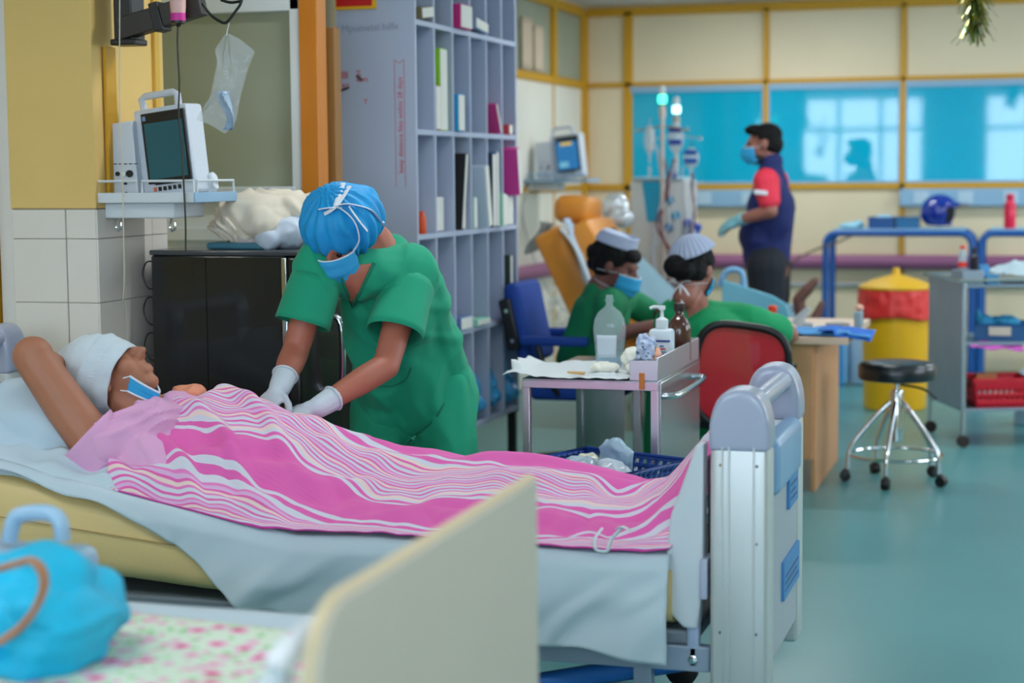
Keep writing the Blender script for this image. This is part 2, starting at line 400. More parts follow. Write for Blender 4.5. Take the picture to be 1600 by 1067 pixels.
def slot(c, r, dy=0, dx=0):   # base point of a slot: column c, row r
    return V((XF-.17+dx, Y0+(c+.5)*DY+dy, ZR[r]+.013))
def folder(label, c, r, sz, rgb, tilt=0, dy=0, dx=0, name='file_folder', lean=0, dz=0):
    p = slot(c, r, dy, dx)+V((0, 0, dz)); m = mat('file_%d_%d_%d' % rgb, rgb, .55)
    sx, sy, sz_ = sz
    rot = Matrix.Rotation(tilt, 3, 'Y') @ Matrix.Rotation(lean, 3, 'X')
    hz = .5*(abs(sz_*math.cos(tilt)*math.cos(lean))+abs(sx*math.sin(tilt))+abs(sy*math.sin(lean)))
    q = thing(name, label, 'folder' if name == 'file_folder' else 'box', (p.x, p.y, p.z))
    t = MB(); c0 = V((p.x, p.y, p.z+hz+.001))
    t.box(c0-V((sx/2, sy/2, sz_/2)), c0+V((sx/2, sy/2, sz_/2)), .002, rot=rot); t.build('cover', m, q)
    t = MB(); t.box(c0-V((sx/2-.006, sy/2-.003, sz_/2-.004)), c0+V((sx/2+.003, sy/2-.003, sz_/2-.004)), 0, rot=rot); t.build('paper_edge', mat('paper', (222, 222, 214), .8), q, smooth=False)
folder('lime green folder standing tall in the rack above the red folder', 1, 3, (.25, .10, .37), (150, 214, 24), dy=.035, dx=.03)
folder('dark red folder beside the lime green folder in the rack', 1, 3, (.27, .07, .2), (150, 4, 30), dy=-.075, dx=.03)
folder('blue and white striped carton in the rack below the lime folder', 2, 3, (.27, .09, .17), (20, 150, 205), dy=-.06, dx=.05, name='carton')
folder('magenta folder lying in the top row of the rack', 2, 4, (.27, .17, .11), (200, 30, 120), dy=.0, dx=.06)
folder('brown ledger in the top corner slot of the rack', 0, 4, (.27, .15, .05), (116, 106, 70), dx=.05, lean=.12)
folder('black ledger on the brown ledger in the top of the rack', 1, 4, (.25, .05, .3), (22, 20, 26), dy=-.06, lean=.3)
folder('pale grey bundle of sheets drooping in the top row of the rack', 3, 4, (.28, .19, .05), (150, 170, 200), dx=.05, lean=-.1)
folder('pink and green booklet leaning in the second row of the rack', 4, 3, (.27, .02, .16), (200, 60, 130), dy=.02, lean=.5, dx=.05)
folder('mauve carton at the end of the third row under the bright pink folder', 5, 2, (.25, .12, .145), (176, 170, 206), dx=.04, name='carton')
folder('small red packet in the last column of the rack', 5, 3, (.25, .06, .05), (210, 60, 70), dx=.05)
folder('black leaning folder in the third row of the rack', 2, 2, (.27, .03, .36), (12, 12, 18), dy=-.02, lean=-.2, dx=.05)
folder('white and red pamphlet bundle drooping in the rack, third row', 3, 2, (.27, .06, .30), (190, 204, 220), dy=.03, lean=.2, dx=.07)
folder('dark navy binder standing in the rack, third row', 4, 2, (.27, .05, .36), (16, 40, 70), dy=-.07, dx=.05)
folder('steel blue binder beside the dark navy one in the rack', 4, 2, (.27, .04, .37), (50, 100, 150), dy=-.015, dx=.05)
folder('bright pink folder sticking out of the last column of the rack', 5, 2, (.26, .05, .24), (218, 60, 150), dy=.02, lean=.2, dx=.085, dz=.15)
folder('pale green carton in the rack, third row', 4, 2, (.28, .07, .16), (160, 220, 190), dy=.06, dx=.06, name='carton')
folder('mint carton standing under the pamphlet bundle in the rack', 3, 2, (.24, .05, .15), (150, 200, 190), dy=-.075, dx=.05, name='carton')
folder('lilac carton in the third row under the black folder', 2, 2, (.25, .06, .17), (190, 150, 190), dy=.075, dx=.02, name='carton')
folder('pink lilac carton in the second column of the rack', 1, 2, (.25, .16, .16), (186, 150, 190), dy=.02, dx=.0, name='carton')
folder('mauve carton behind the small orange bottle in the rack', 0, 2, (.22, .16, .15), (170, 150, 184), dx=-.02, name='carton')
folder('pale mint tray of papers low in the rack', 3, 1, (.27, .2, .03), (150, 214, 190), dx=.05, name='carton')
folder('slate bundle with a pink edge low in the rack', 2, 1, (.26, .17, .06), (100, 130, 180), dx=.05)
folder('dark and lime strip folder at the end of the fourth row', 5, 1, (.27, .03, .32), (30, 50, 40), dy=-.08, dx=.06)
t = MB(); p = slot(0, 2, .0, .145); t.lathe([(.018, 0), (.02, .005), (.02, .07), (.012, .085), (.013, .1), (0, .1)], p, 14)
tag(t.build('pill_bottle', mat('bottle_orange', (214, 74, 24), .35)), 'small orange bottle standing at the front of the rack', 'bottle')
# pale blue plastic sacks stuffed into the bottom row
m_sack = mat('blue_sack', (70, 166, 222), .35, var=.12, vs=14)
for k, (c, dy, dx, s, lab) in enumerate([(4, 0, .03, .11, 'crumpled pale blue plastic sack in the bottom of the rack'), (5, -.01, .05, .12, 'crumpled pale blue plastic sack bulging from the rack by the blue chair'), (3, .05, .02, .1, 'small crumpled blue sack at the foot of the rack behind the green tunic')]):
    t = MB(); p = slot(c, 0, dy, dx); t.ell(p+V((0, 0, s+.03)), (.12, .09, s)); t.ell(p+V((.02, .01, s*1.7)), (.08, .07, s*.9)); t.ell(p+V((.03, -.01, s*.5+.03)), (.12, .085, s*.5))
    me = remesh(t, .012, 2, fold=wr(.03, 14, 14, 14, k)); tag(put('plastic_sack', me, m_sack, angle=20), lab, 'sack')

# ---------------------------------------------------------------- refrigerator with the laundry on top
m_fr = mat('black_enamel', (20, 20, 22), .25, var=.1, vs=3, coat=.3)
fr = thing('refrigerator', 'black refrigerator with a dark door and chrome edge behind the bed', 'refrigerator', (-2.82, 6.14, 0))
t = MB(); t.box((-3.096, 5.85, .05), (-2.57, 6.44, 1.262), .008); t.build('cabinet', m_fr, fr)
t = MB(); t.box((-3.1, 5.843, 1.262), (-2.515, 6.45, 1.281), .006); t.build('top_panel', mat('fridge_top', (70, 74, 78), .2), fr)
for (x0, x1) in ((-3.09, -2.8765), (-2.8735, -2.585)):
    t = MB(); t.box((x0, 5.844, .07), (x1, 5.852, 1.255)); t.build('side_panel', m_fr, fr)
t = MB(); t.box((-2.566, 5.85, .06), (-2.518, 6.44, 1.258), .01); dr = t.build('door', m_fr, fr)
t = MB(); t.box((-2.58, 5.84, .06), (-2.562, 5.852, 1.255), .002); t.build('edge_strip', m_chrome, fr)
t = MB(); t.tube([(-2.518, 6.12, 1.02), (-2.47, 6.12, 1.0), (-2.47, 6.12, .78), (-2.518, 6.12, .75)], .013, 10, sm=5); t.build('door_handle', m_chrome, dr)
for k in range(4):
    zc = (-3.122,5.860,1.189)[2] - k*.13
    t = MB(); t.tube([(-3.09, 5.86, zc+.05), (-3.12, 5.86, zc+.045), (-3.135, 5.86, zc), (-3.115, 5.86, zc-.045), (-3.09, 5.86, zc-.05)], .003, 6, sm=5); t.build('wire_loop', m_black, fr)
for x in (-3.05, -2.6):
    for y in (5.9, 6.4):
        t = MB(); t.lathe([(.02, 0), (.02, .05)], (x, y, 0), 10); t.build('foot', m_black, fr)
m_linen = mat('cream_linen', (226, 214, 194), .85, var=.04, vs=5, sheen=.2)
t = MB(); t.box((-2.9, 5.9, 1.282), (-2.66, 6.2, 1.306), .008); tag(t.build('tray', mat('teal_tray', (64, 120, 140), .4)), 'teal plastic tray under the cream linen on the refrigerator', 'tray')
t = MB(); t.ell((-2.745, 6.05, 1.40), (.19, .14, .088)); t.ell((-2.63, 6.07, 1.41), (.15, .12, .07)); t.ell((-2.83, 6.0, 1.36), (.11, .10, .048)); t.ell((-2.70, 5.94, 1.375), (.075, .05, .06)); t.cap((-2.86, 5.95, 1.33), .022, (-2.68, 5.93, 1.34), .026)
me = remesh(t, .006, 10, fold=lambda p: wr(.016, 5, 6, 9, 3)(p)+.006*math.sin((p[0]*.8+p[2]*1.6+.3*noise.noise(V(p)*6))*70)); tag(put('linen_bundle', me, m_linen), 'crumpled cream linen bundle heaped on the refrigerator', 'linen')
t = MB(); t.ell((-2.60, 6.0, 1.345), (.085, .1, .062), Matrix.Rotation(-.3, 3, 'Y')); t.ell((-2.66, 5.93, 1.322), (.055, .05, .04))
me = remesh(t, .007, 4, fold=wr(.01, 14, 14, 14, 5)); tag(put('pillow_sack', me, mat('white_film', (206, 216, 230), .45)), 'white plastic wrapped bundle under the cream linen by the blue cap', 'bundle')
t = MB(); t.ell((-2.765, 5.94, 1.315), (.03, .03, .03)); t.ell((-2.74, 5.95, 1.31), (.025, .03, .026))
me = remesh(t, .005, 3, fold=wr(.008, 25, 25, 25, 2)); tag(put('cloth_wad', me, mat('mauve_cloth', (206, 190, 186), .85)), 'small mauve cloth wad on the teal tray', 'cloth')

# ---------------------------------------------------------------- patient monitor on its bracket by the pier
m_mon = mat('monitor_white', (206, 212, 222), .4)
m_screen = mat('dark_screen', (18, 92, 106), .14, spec=.6)
sh = thing('monitor_shelf', 'white wall shelf with wire rail carrying the left patient monitor', 'wall shelf', (-3.0, 5.8, 1.44))
def tray(parent):
    t = MB(); t.box((-3.255, 5.62, 1.455), (-2.80, 5.95, 1.472), .004); t.build('shelf_plate', m_white, parent)
    t = MB(); t.box((-3.255, 5.615, 1.455), (-2.80, 5.622, 1.49), .002); t.build('lip', m_white, parent)
    t = MB(); t.box((-2.803, 5.615, 1.455), (-2.795, 5.95, 1.49), .002); t.build('lip', m_service, parent)
    t = MB(); t.box((-3.17, 5.66, 1.40), (-2.9, 5.9, 1.455), .006); t.build('bracket', m_white, parent)
    for pts in ([(-3.25, 5.62, 1.49), (-3.25, 5.62, 1.53), (-3.02, 5.62, 1.53), (-3.02, 5.62, 1.49)], [(-3.0, 5.62, 1.49), (-3.0, 5.62, 1.53), (-2.803, 5.62, 1.53), (-2.803, 5.62, 1.49)], [(-2.80, 5.64, 1.49), (-2.80, 5.64, 1.53), (-2.80, 5.93, 1.53), (-2.80, 5.93, 1.49)]):
        t = MB(); t.tube(pts, .0045, 6); t.build('wire_rail', m_white, parent)
    for x in (-3.13, -2.92):
        t = MB(); t.tube([(x, 5.68, 1.40), (x-.008, 5.68, 1.37), (x, 5.68, 1.355), (x+.012, 5.68, 1.365), (x+.012, 5.68, 1.385)], .004, 6, sm=4); t.build('hook', m_chrome, parent)
tray(sh)
mo = thing('patient_monitor', 'white patient monitor with dark teal screen and carry handle by the yellow pier', 'monitor', (-3.0, 5.76, 1.474))
t = MB()
t.prism([(-3.175, 1.474), (-3.055, 1.474), (-3.075, 1.742), (-3.19, 1.728)], .15, Matrix(((1, 0, 0, 0), (0, 0, -1, 5.85), (0, 1, 0, 0), (0, 0, 0, 1))), .006); t.build('module_case', m_mon, mo)
RM = Matrix.Rotation(R(-6), 3, 'Y') @ Matrix.Rotation(R(-9), 3, 'Z')
mc = V((-2.955, 5.755, 1.625))
def rbox(lo, hi, m, name, parent, c, rot, bev=.004):
    t = MB(); lo, hi = V(lo), V(hi); cc = V(c)+rot @ ((lo+hi)/2); h = (hi-lo)/2
    t.box(cc-h, cc+h, bev, rot=rot); return t.build(name, m, parent)
rbox((-.115, -.04, -.148), (.115, .06, .165), m_mon, 'housing', mo, mc, RM, .012)
scr = rbox((-.078, -.047, -.10), (.108, -.038, .148), m_black, 'bezel', mo, mc, RM, .003)
rbox((-.066, -.05, -.085), (.098, -.046, .112), m_screen, 'screen', scr, mc, RM, .001)
rbox((-.07, -.05, .122), (-.056, -.0465, .138), mat('logo_blue', (120, 150, 190), .4), 'logo', scr, mc, RM, .001)
for k in range(6):
    rbox((-.06+k*.021, -.046, -.127), (-.048+k*.021, -.039, -.112), mat('key_orange', (226, 120, 96), .4) if k == 0 else m_black, 'key', mo, mc, RM, .002)
rbox((-.05, -.047, -.105), (.06, -.0385, -.10), m_black, 'key_panel', mo, mc, RM, .001)
hp = [mc+RM @ V(p) for p in ((-.10, .01, .16), (-.105, .01, .205), (-.09, .01, .213), (.035, .01, .213), (.05, .01, .205), (.05, .01, .16))]
t = MB(); t.tube(hp, .013, 8); t.build('carry_handle', m_mon, mo)
for k, (x, r_, m_) in enumerate([(-3.135, .008, m_black), (-3.112, .009, mat('port_white', (236, 238, 240), .4)), (-3.088, .013, m_black)]):
    t = MB(); t.lathe([(r_, 0), (r_, .006), (0, .006)], (x, 5.699, 1.556), 14, axis=(0, -1, 0)); t.build('port', m_, mo)
for x, z in ((-3.105, 1.522), (-3.103, 1.488)):
    t = MB(); t.lathe([(.005, 0), (.005, .006), (0, .006)], (x, 5.699, z), 10, axis=(0, -1, 0)); t.build('port', m_black, mo)
for k in range(5):
    t = MB(); t.box((-3.15+k*.02, 5.697, 1.589), (-3.138+k*.02, 5.701, 1.592)); t.build('vent_slot', m_black, mo, smooth=False)
t = MB(); t.ell((-2.822, 5.80, 1.515), (.02, .03, .045)); tag(put('paper_roll', remesh(t, .006, 1, fold=wr(.006, 30, 30, 30)), m_white), 'small white packet on the shelf right of the monitor', 'packet')

# black swing arm, pink topped gadget, hanging cords and the clear bag
ar = thing('wall_arm', 'black wall mounted swing arm above the patient monitor', 'wall arm', (-3.1, 5.75, 2.0))
t = MB(); t.box((-3.115, 5.66, 2.015), (-3.045, 5.76, 2.5), .006); t.build('wall_plate', m_black, ar)
t = MB(); t.box((-3.12, 5.64, 2.0), (-3.02, 5.73, 2.022), .006); t.box((-3.168, 5.68, 2.2), (-3.10, 5.74, 2.4)); t.build('foot_bracket', m_black, ar)
rbox((-.16, -.028, -.038), (.16, .028, .038), mat('arm_dark', (44, 38, 34), .45), 'beam', ar, (-2.93, 5.67, 2.095), Matrix.Rotation(R(-14), 3, 'Y'))
rbox((-.018, -.034, -.05), (.018, .034, .05), m_black, 'collar', ar, (-2.94, 5.67, 2.093), Matrix.Rotation(R(-14), 3, 'Y'))
gd = thing('drip_sensor', 'pale pink cylinder with magenta band hanging from the black arm', 'sensor', (-2.835, 5.60, 2.06))
t = MB(); t.lathe([(.024, .028), (.027, .06), (.03, .35), (0, .35)], (-2.835, 5.6, 2.06), 18); t.build('case', mat('pale_pink', (226, 178, 170), .5), gd)
t = MB(); t.lathe([(.0255, .012), (.0255, .038), (0, .038)], (-2.835, 5.6, 2.06), 18); t.build('band', mat('magenta_band', (214, 44, 150), .5), gd)
t = MB(); t.lathe([(.006, -.008), (.01, 0), (.024, .004), (.024, .013), (0, .013)], (-2.835, 5.6, 2.06), 18); t.build('tip', m_black, gd)
t = MB(); t.tube([(-2.828,5.600,2.120), (-2.840,5.600,2.013), (-2.837,5.600,1.862), (-2.843,5.600,1.754), (-2.834,5.600,1.645), (-2.830,5.600,1.514), (-2.827,5.600,1.382), (-2.830,5.600,1.276)], .0035, 6, sm=4)
tag(t.build('hanging_cord', mat('dark_cord', (48, 46, 44), .6)), 'thin black cord hanging past the monitor screen', 'cord')
t = MB(); t.tube([(-3.044,5.580,2.148), (-3.055,5.580,1.800), (-3.054,5.580,1.603), (-3.056,5.580,1.227), (-3.065,5.580,1.116)], .0022, 5, sm=4)
tag(t.build('drip_line', mat('pale_tube', (206, 196, 170), .4)), 'thin pale drip line hanging in front of the tiled pier', 'tube')
t = MB(); t.tube([(-2.734,5.580,2.126), (-2.702,5.580,2.085), (-2.667,5.580,2.062), (-2.646,5.580,2.060), (-2.617,5.580,2.090), (-2.588,5.580,2.132), (-2.581,5.580,2.216)], .005, 8, sm=5)
t.tube([(-2.665,5.580,2.135), (-2.630,5.580,2.125), (-2.592,5.580,2.128)], .005, 8, sm=4)
tag(t.build('cable_loop', m_black), 'black cable loop holding the clear bag', 'cable')
m_film = mat('clear_film', (232, 238, 244), .1, alpha=.26, spec=1.0, bump=.8, bs=45)
OUT = [(-2.640,5.560,2.022), (-2.683,5.560,1.968), (-2.673,5.560,1.931), (-2.691,5.560,1.857), (-2.712,5.560,1.782), (-2.758,5.560,1.738), (-2.702,5.560,1.716), (-2.651,5.560,1.687), (-2.612,5.560,1.723), (-2.591,5.560,1.812), (-2.560,5.560,1.907), (-2.534,5.560,1.959), (-2.586,5.560,1.999), (-2.630,5.560,2.021)]
def bagfn(sgn):
    cx, cz = OUT[0][0]-.005, 1.86
    def f(u, v):
        # v: 0 centre line .. 1 outline
        k = u*(len(OUT)-1); i = min(int(k), len(OUT)-2); q = k-i
        x = OUT[i][0]*(1-q)+OUT[i+1][0]*q; z = OUT[i][2]*(1-q)+OUT[i+1][2]*q
        X = cx+(x-cx)*v; Z = cz+(z-cz)*v
        n = 1-2.4*abs(noise.noise(V((X*26, sgn*3, Z*9))))+.8*noise.noise(V((X*70, sgn*3, Z*50)))
        return V((X, 5.56+sgn*(.028*(1-v*v)+.004)+.008*n*(1-v**6), Z))
    return f
t = MB(); t.grid(bagfn(1), 56, 14); t.grid(bagfn(-1), 56, 14)
pb = tag(t.build('plastic_bag', m_film, angle=180), 'clear crinkled plastic bag hanging from the black cable', 'bag')
t = MB(); t.tube([(-2.636,5.580,2.057), (-2.639,5.570,2.035), (-2.637,5.560,2.015)], .0015, 5); t.build('tie', m_white, pb)
t = MB(); t.grid(lambda u, v: V((-2.662+.035*u+.012*math.sin(v*5), 5.562+.012*math.sin(u*9+v*6), 1.70+.13*v)), 10, 14); t.build('folded_line', mat('film_blue', (150, 180, 205), .3), pb, thick=.004)

# ---------------------------------------------------------------- the patient's bed
m_capl = mat('cap_lilac_grey', (172, 178, 200), .3, coat=.2)
m_alu = mat('post_aluminium', (206, 210, 210), .38, metal=.35)
m_bpan = mat('bed_panel', (176, 182, 192), .42)
m_bframe = mat('bed_frame_grey', (150, 164, 184), .45)
m_sticker = mat('sticker_blue', (70, 140, 200), .5)
bed = thing('hospital_bed', 'adjustable hospital bed with domed grey footboard carrying the patient', 'bed', (-1.85, 4.95, 0))
def board(x0, x1, ya, yb, zt, s):
    """end board: two grooved posts with domed caps, a panel between and a tube on top"""
    pan = MB(); pan.box((x0+.03, ya+.10, .22), (x1-.006, yb-.10, zt-.19), .02); P = pan.build('foot_board' if s else 'head_board', m_bpan, bed)
    for (y, w_) in ((ya, .12), (yb-.12, .12)):
        t = MB(); xm = (x0+x1)/2
        t.box((x0, y, .16), (x1, y+w_, zt-.148), .022, seg=3)
        for gx in (x0+.034, x0+.052, x1-.038): t.box((gx-.0025, y-.0035, .17), (gx+.0025, y+.01, zt-.15), .001)
        t.build('post', m_alu, P)
        me = dome_cap(x0-.004, x1+.004, y-.004, y+w_+.004, zt)
        put('cap', me, m_capl, P)
        for gz in (.34, .58, zt-.2):
            for gx in (x0+.03, x1-.03):
                q = MB(); q.lathe([(.0045, 0), (.004, .003), (0, .003)], (gx, y-.0005, gz), 8, axis=(0, -1, 0)); q.build('screw', m_chrome, P)
    t = MB(); t.tube([((x0+x1)/2+.01, ya+.06, zt-.06), ((x0+x1)/2+.03, ya+.13, zt-.045), ((x0+x1)/2+.03, yb-.13, zt-.045), ((x0+x1)/2+.01, yb-.06, zt-.06)], .027, 12, sm=3); t.build('grip_tube', m_capl, P)
    return P
def dome_cap(x0, x1, y0, y1, zt):
    t = MB(); xm = (x0+x1)/2; hw = (x1-x0)/2; n = 18; m_ = 8
    pr = []
    for i in range(n+1):
        a = math.pi*i/n; c, s_ = math.cos(a), math.sin(a)
        pr.append((xm-math.copysign(abs(c)**.75, c)*hw, zt-.15+s_**.8*.15))
    poly = [(x0, zt-.165)]+pr+[(x1, zt-.165)]
    t.prism([(p[0], p[1]) for p in poly], y1-y0, Matrix(((1, 0, 0, 0), (0, 0, 1, y0), (0, 1, 0, 0), (0, 0, 0, 1))))
    return remesh(t, .008, 14, .5)
FB = board(-.825, -.670, 4.587, 5.31, .985, True)
t = MB(); t.box((-.72, 4.715, .68), (-.658, 5.18, .84), .028, seg=4); t.build('curved_grip_panel', mat('grip_blue', (140, 178, 216), .3), FB, angle=45)
for (y0, z0, y1, z1) in ((4.98, .60, 5.16, .70), (4.88, .36, 5.20, .47)):
    t = MB(); t.box((-.678, y0, z0), (-.667, y1, z1), .002); st = t.build('sticker', m_sticker, FB)
    t = MB()
    for k in range(3): t.box((-.668, y0+.02, z0+.022+k*.02), (-.6665, y1-.03-.03*(k % 2), z0+.029+k*.02))
    t.build('print_line', mat('print_navy', (30, 70, 120), .5), st, smooth=False)
board(-3.42, -3.285, 4.60, 5.32, 1.06, False)
t = MB(); t.prism([(-.952, .50), (-.945, .38), (-.90, .335), (-.862, .335), (-.848, .45), (-.845, .835), (-.868, .83), (-.905, .72), (-.935, .64)], .06, Matrix(((1, 0, 0, 0), (0, 0, -1, 4.68), (0, 1, 0, 0), (0, 0, 0, 1))), .008); t.build('end_shield', mat('shield_white', (206, 214, 220), .4), bed)
t = MB(); t.box((-.895, 4.94, .35), (-.85, 5.26, .745), .02); t.build('mattress_stop', mat('stop_white', (196, 204, 212), .45), bed)
t = MB(); t.box((-.895, 4.63, .22), (-.858, 4.66, .36), .012); br = t.build('hinge_plate', mat('hinge_lilac', (160, 176, 204), .4), bed)
t = MB(); t.lathe([(.012, 0), (.012, .006), (.006, .008), (0, .008)], (-.876, 4.63, .25), 12, axis=(0, -1, 0)); t.build('bolt', m_chrome, br)
t = MB(); t.box((-.853, 4.60, .42), (-.832, 4.68, .53), .006); t.build('latch_block', m_capl, bed)
for y in (4.63, 5.24):
    t = MB(); t.box((-3.29, y, .215), (-.83, y+.04, .285), .006); t.build('side_rail', m_bframe, bed)
for x in (-2.9, -2.2, -1.5):
    t = MB(); t.box((x, 4.66, .225), (x+.05, 5.25, .27), .004); t.build('cross_bar', m_bframe, bed)
t = MB(); t.box((-3.2, 4.64, .285), (-.87, 5.27, .325), .01); t.build('deck', mat('deck_grey', (120, 130, 140), .5), bed)
for x in (-3.15, -1.02):
    for y in (4.68, 5.22):
        t = MB(); t.box((x-.025, y-.025, .10), (x+.025, y+.025, .225), .004); lg = t.build('leg', m_bframe, bed)
        t = MB(); t.lathe([(.02, -.018), (.05, -.015), (.05, .015), (.02, .018)], (x, y, .052), 16, axis=(0, 1, 0)); t.build('caster', m_black, lg)
t = MB(); t.tube([(-1.35, 4.72, .12), (-.92, 4.72, .22)], .03, 10); t.build('crank_tube', mat('blue_enamel', (40, 110, 190), .4), bed)

def mt(x): return .53+max(0, -2.0-x)*.16+max(0, -2.45-x)*.05          # mattress top along the bed
m_tan = mat('tan_vinyl', (226, 198, 138), .45, var=.04, vs=3, bump=.1, bs=18)
t = MB()
def matt(u, v):
    x = -3.2+u*2.27; a = 2*math.pi*v; c, s_ = math.cos(a), math.sin(a)
    top = mt(x)-.012; bot = .33+max(0, -2.2-x)*.07; zc = (top+bot)/2; hz = (top-bot)/2
    e = .45; yy = math.copysign(abs(c)**e, c)*.345; zz = math.copysign(abs(s_)**e, s_)*hz
    w_ = .010*noise.noise(V((x*16, a*1.5, 2)))*(1 if x < -2.0 else .3)
    return V((x, 4.945+yy*(1+w_*2), zc+zz*(1+w_)))
t.grid(matt, 70, 40)
for uu in (0, 1):
    ring = [t.bm.verts.new(matt(uu, k/40)) for k in range(40)]; t._f(ring)
bmesh.ops.remove_doubles(t.bm, verts=t.bm.verts[:], dist=1e-5)
ms = tag(t.build('mattress', m_tan), 'thick tan vinyl mattress on the patient bed, its head end raised', 'mattress')
t = MB(); t.tube([(x, 4.597-.002, .47+max(0, -2.2-x)*.10) for x in np.linspace(-3.18, -2.2, 20)], .0022, 5); t.build('seam_piping', mat('tan_dark', (176, 146, 92), .6), ms)

# white sheet: over the top, hanging down the near side, pulled back in a diagonal at the head end
m_sheet = mat('white_sheet', (196, 212, 222), .85, var=.02, vs=4, sheen=.15)
DROP = [(-2.9, .015), (-2.62, .03), (-2.46, .05), (-2.34, .11), (-2.16, .22), (-1.9, .23), (-1.3, .245), (-.93, .275)]
def sheet(u, v):
    x = -3.18+u*2.247; z0 = mt(x)
    drop = lerp_table(DROP, x)
    L = .68+drop; d = v*L
    n1 = noise.noise(V((x*3, d*3, 1))); n2 = noise.noise(V((x*9+d*7, d*4, 5)))
    if d < .66:
        return V((x, 5.285-d, z0+.004+.004*n1+.003*n2))
    q = d-.66; fold = 1-math.exp(-q*18)
    y = 4.625-.045*min(1, q/.05)**.6-.012*n2*min(1, q*8)-.020*fold*math.sin(x*9+q*14+n1*2)*min(1, q*6)-.022*max(0, math.sin(x*13+q*20+n2*2))**2*min(1, q*6)
    z = z0+.004-max(0, q-.012)
    z += .012*math.sin(x*21+n1*3)*max(0, (d/L-.9)*10)*.6 if d/L > .9 else 0
    return V((x, y-.006, z))
t = MB(); t.grid(sheet, 170, 90)
tag(t.build('bed_sheet', m_sheet, angle=180, thick=.0025), 'white bed sheet draped down the near side of the patient bed', 'sheet')
# pillow under the sheet end and rumpled sheet behind the head
t = MB(); t.box((-3.16, 4.66, .655), (-2.62, 5.26, .745), .045, rot=Matrix.Rotation(.40, 3, 'Y')); t.ell((-2.92, 4.93, .79), (.24, .25, .10), Matrix.Rotation(.42, 3, 'Y'))
me = remesh(t, .011, 12, fold=wr(.014, 4, 5, 6, 4)); tag(put('pillow', me, mat('pillow_blue_white', (186, 206, 220), .85, sheen=.15)), 'pale blue white pillow under the raised arm and the head wrap', 'pillow')
def rump(u, v):
    x = -3.15+u*.60; y = 4.585+.06*v; n = noise.noise(V((x*12, v*3, 7)))
    return V((x, 4.60-.02*math.sin(v*3.1)+.10*(1-v), mt(x)+.055*(1-v)-.03*v+.012*n*(1+u)+.008*math.sin(x*40)*u))
t = MB(); t.grid(rump, 50, 14); tag(t.build('sheet_edge', m_sheet, angle=180, thick=.004), 'rumpled white sheet edge over the tan mattress near the pink gown', 'sheet')

# striped blanket
m_bl = bpy.data.materials.new('striped_blanket'); m_bl.use_nodes = True
nt = m_bl.node_tree; bs_ = nt.nodes['Principled BSDF']; bs_.inputs['Roughness'].default_value = .9; bs_.inputs['Sheen Weight'].default_value = .1
uvn = nt.nodes.new('ShaderNodeUVMap'); sp = nt.nodes.new('ShaderNodeSeparateXYZ'); nt.links.new(uvn.outputs[0], sp.inputs[0])
PK, PK2, WH, CR, LI = (232, 100, 178), (234, 128, 194), (216, 214, 226), (240, 212, 204), (226, 178, 218)
Z0, Z1, Z2, Z3 = .25, .455, .80, .925            # the two bands of fine stripes
stops = [(0, PK), (.165, WH), (.19, PK), (.215, WH), (.235, CR), (Z0, LI), (Z1, CR), (.47, WH), (.485, PK), (.505, WH), (.525, PK), (.745, WH), (.76, PK), (.778, WH), (Z2, LI), (Z3, WH), (.945, (206, 60, 160))]
rmp = nt.nodes.new('ShaderNodeValToRGB'); cr = rmp.color_ramp; cr.interpolation = 'CONSTANT'
cr.elements[0].position = 0; cr.elements[0].color = lin(PK); cr.elements.remove(cr.elements[1])
for p_, c_ in stops[1:]: e = cr.elements.new(p_); e.color = lin(c_)
nt.links.new(sp.outputs[1], rmp.inputs[0])
def ramp(src, st):
    r_ = nt.nodes.new('ShaderNodeValToRGB'); c2 = r_.color_ramp; c2.interpolation = 'CONSTANT'; c2.elements[0].color = st[0][1]; c2.elements.remove(c2.elements[1])
    for p_, c_ in st[1:]: e = c2.elements.new(p_); e.color = c_
    nt.links.new(src, r_.inputs[0]); return r_
K0, K1 = (0, 0, 0, 1), (1, 1, 1, 1)
msk = ramp(sp.outputs[1], [(0, K0), (Z0, K1), (Z1, K0), (Z2, K1), (Z3, K0)])
fm = nt.nodes.new('ShaderNodeMath'); fm.operation = 'MULTIPLY'; fm.inputs[1].default_value = 14; nt.links.new(sp.outputs[1], fm.inputs[0])
fr_ = nt.nodes.new('ShaderNodeMath'); fr_.operation = 'FRACT'; nt.links.new(fm.outputs[0], fr_.inputs[0])
fine_ = ramp(fr_.outputs[0], [(0, lin(PK)), (.11, lin(WH)), (.26, lin(PK2)), (.36, lin(LI)), (.5, lin(PK)), (.6, lin(CR)), (.74, lin(PK2)), (.84, lin(WH))])
mixs = nt.nodes.new('ShaderNodeMix'); mixs.data_type = 'RGBA'
nt.links.new(msk.outputs[0], mixs.inputs[0]); nt.links.new(rmp.outputs[0], mixs.inputs[6]); nt.links.new(fine_.outputs[0], mixs.inputs[7])
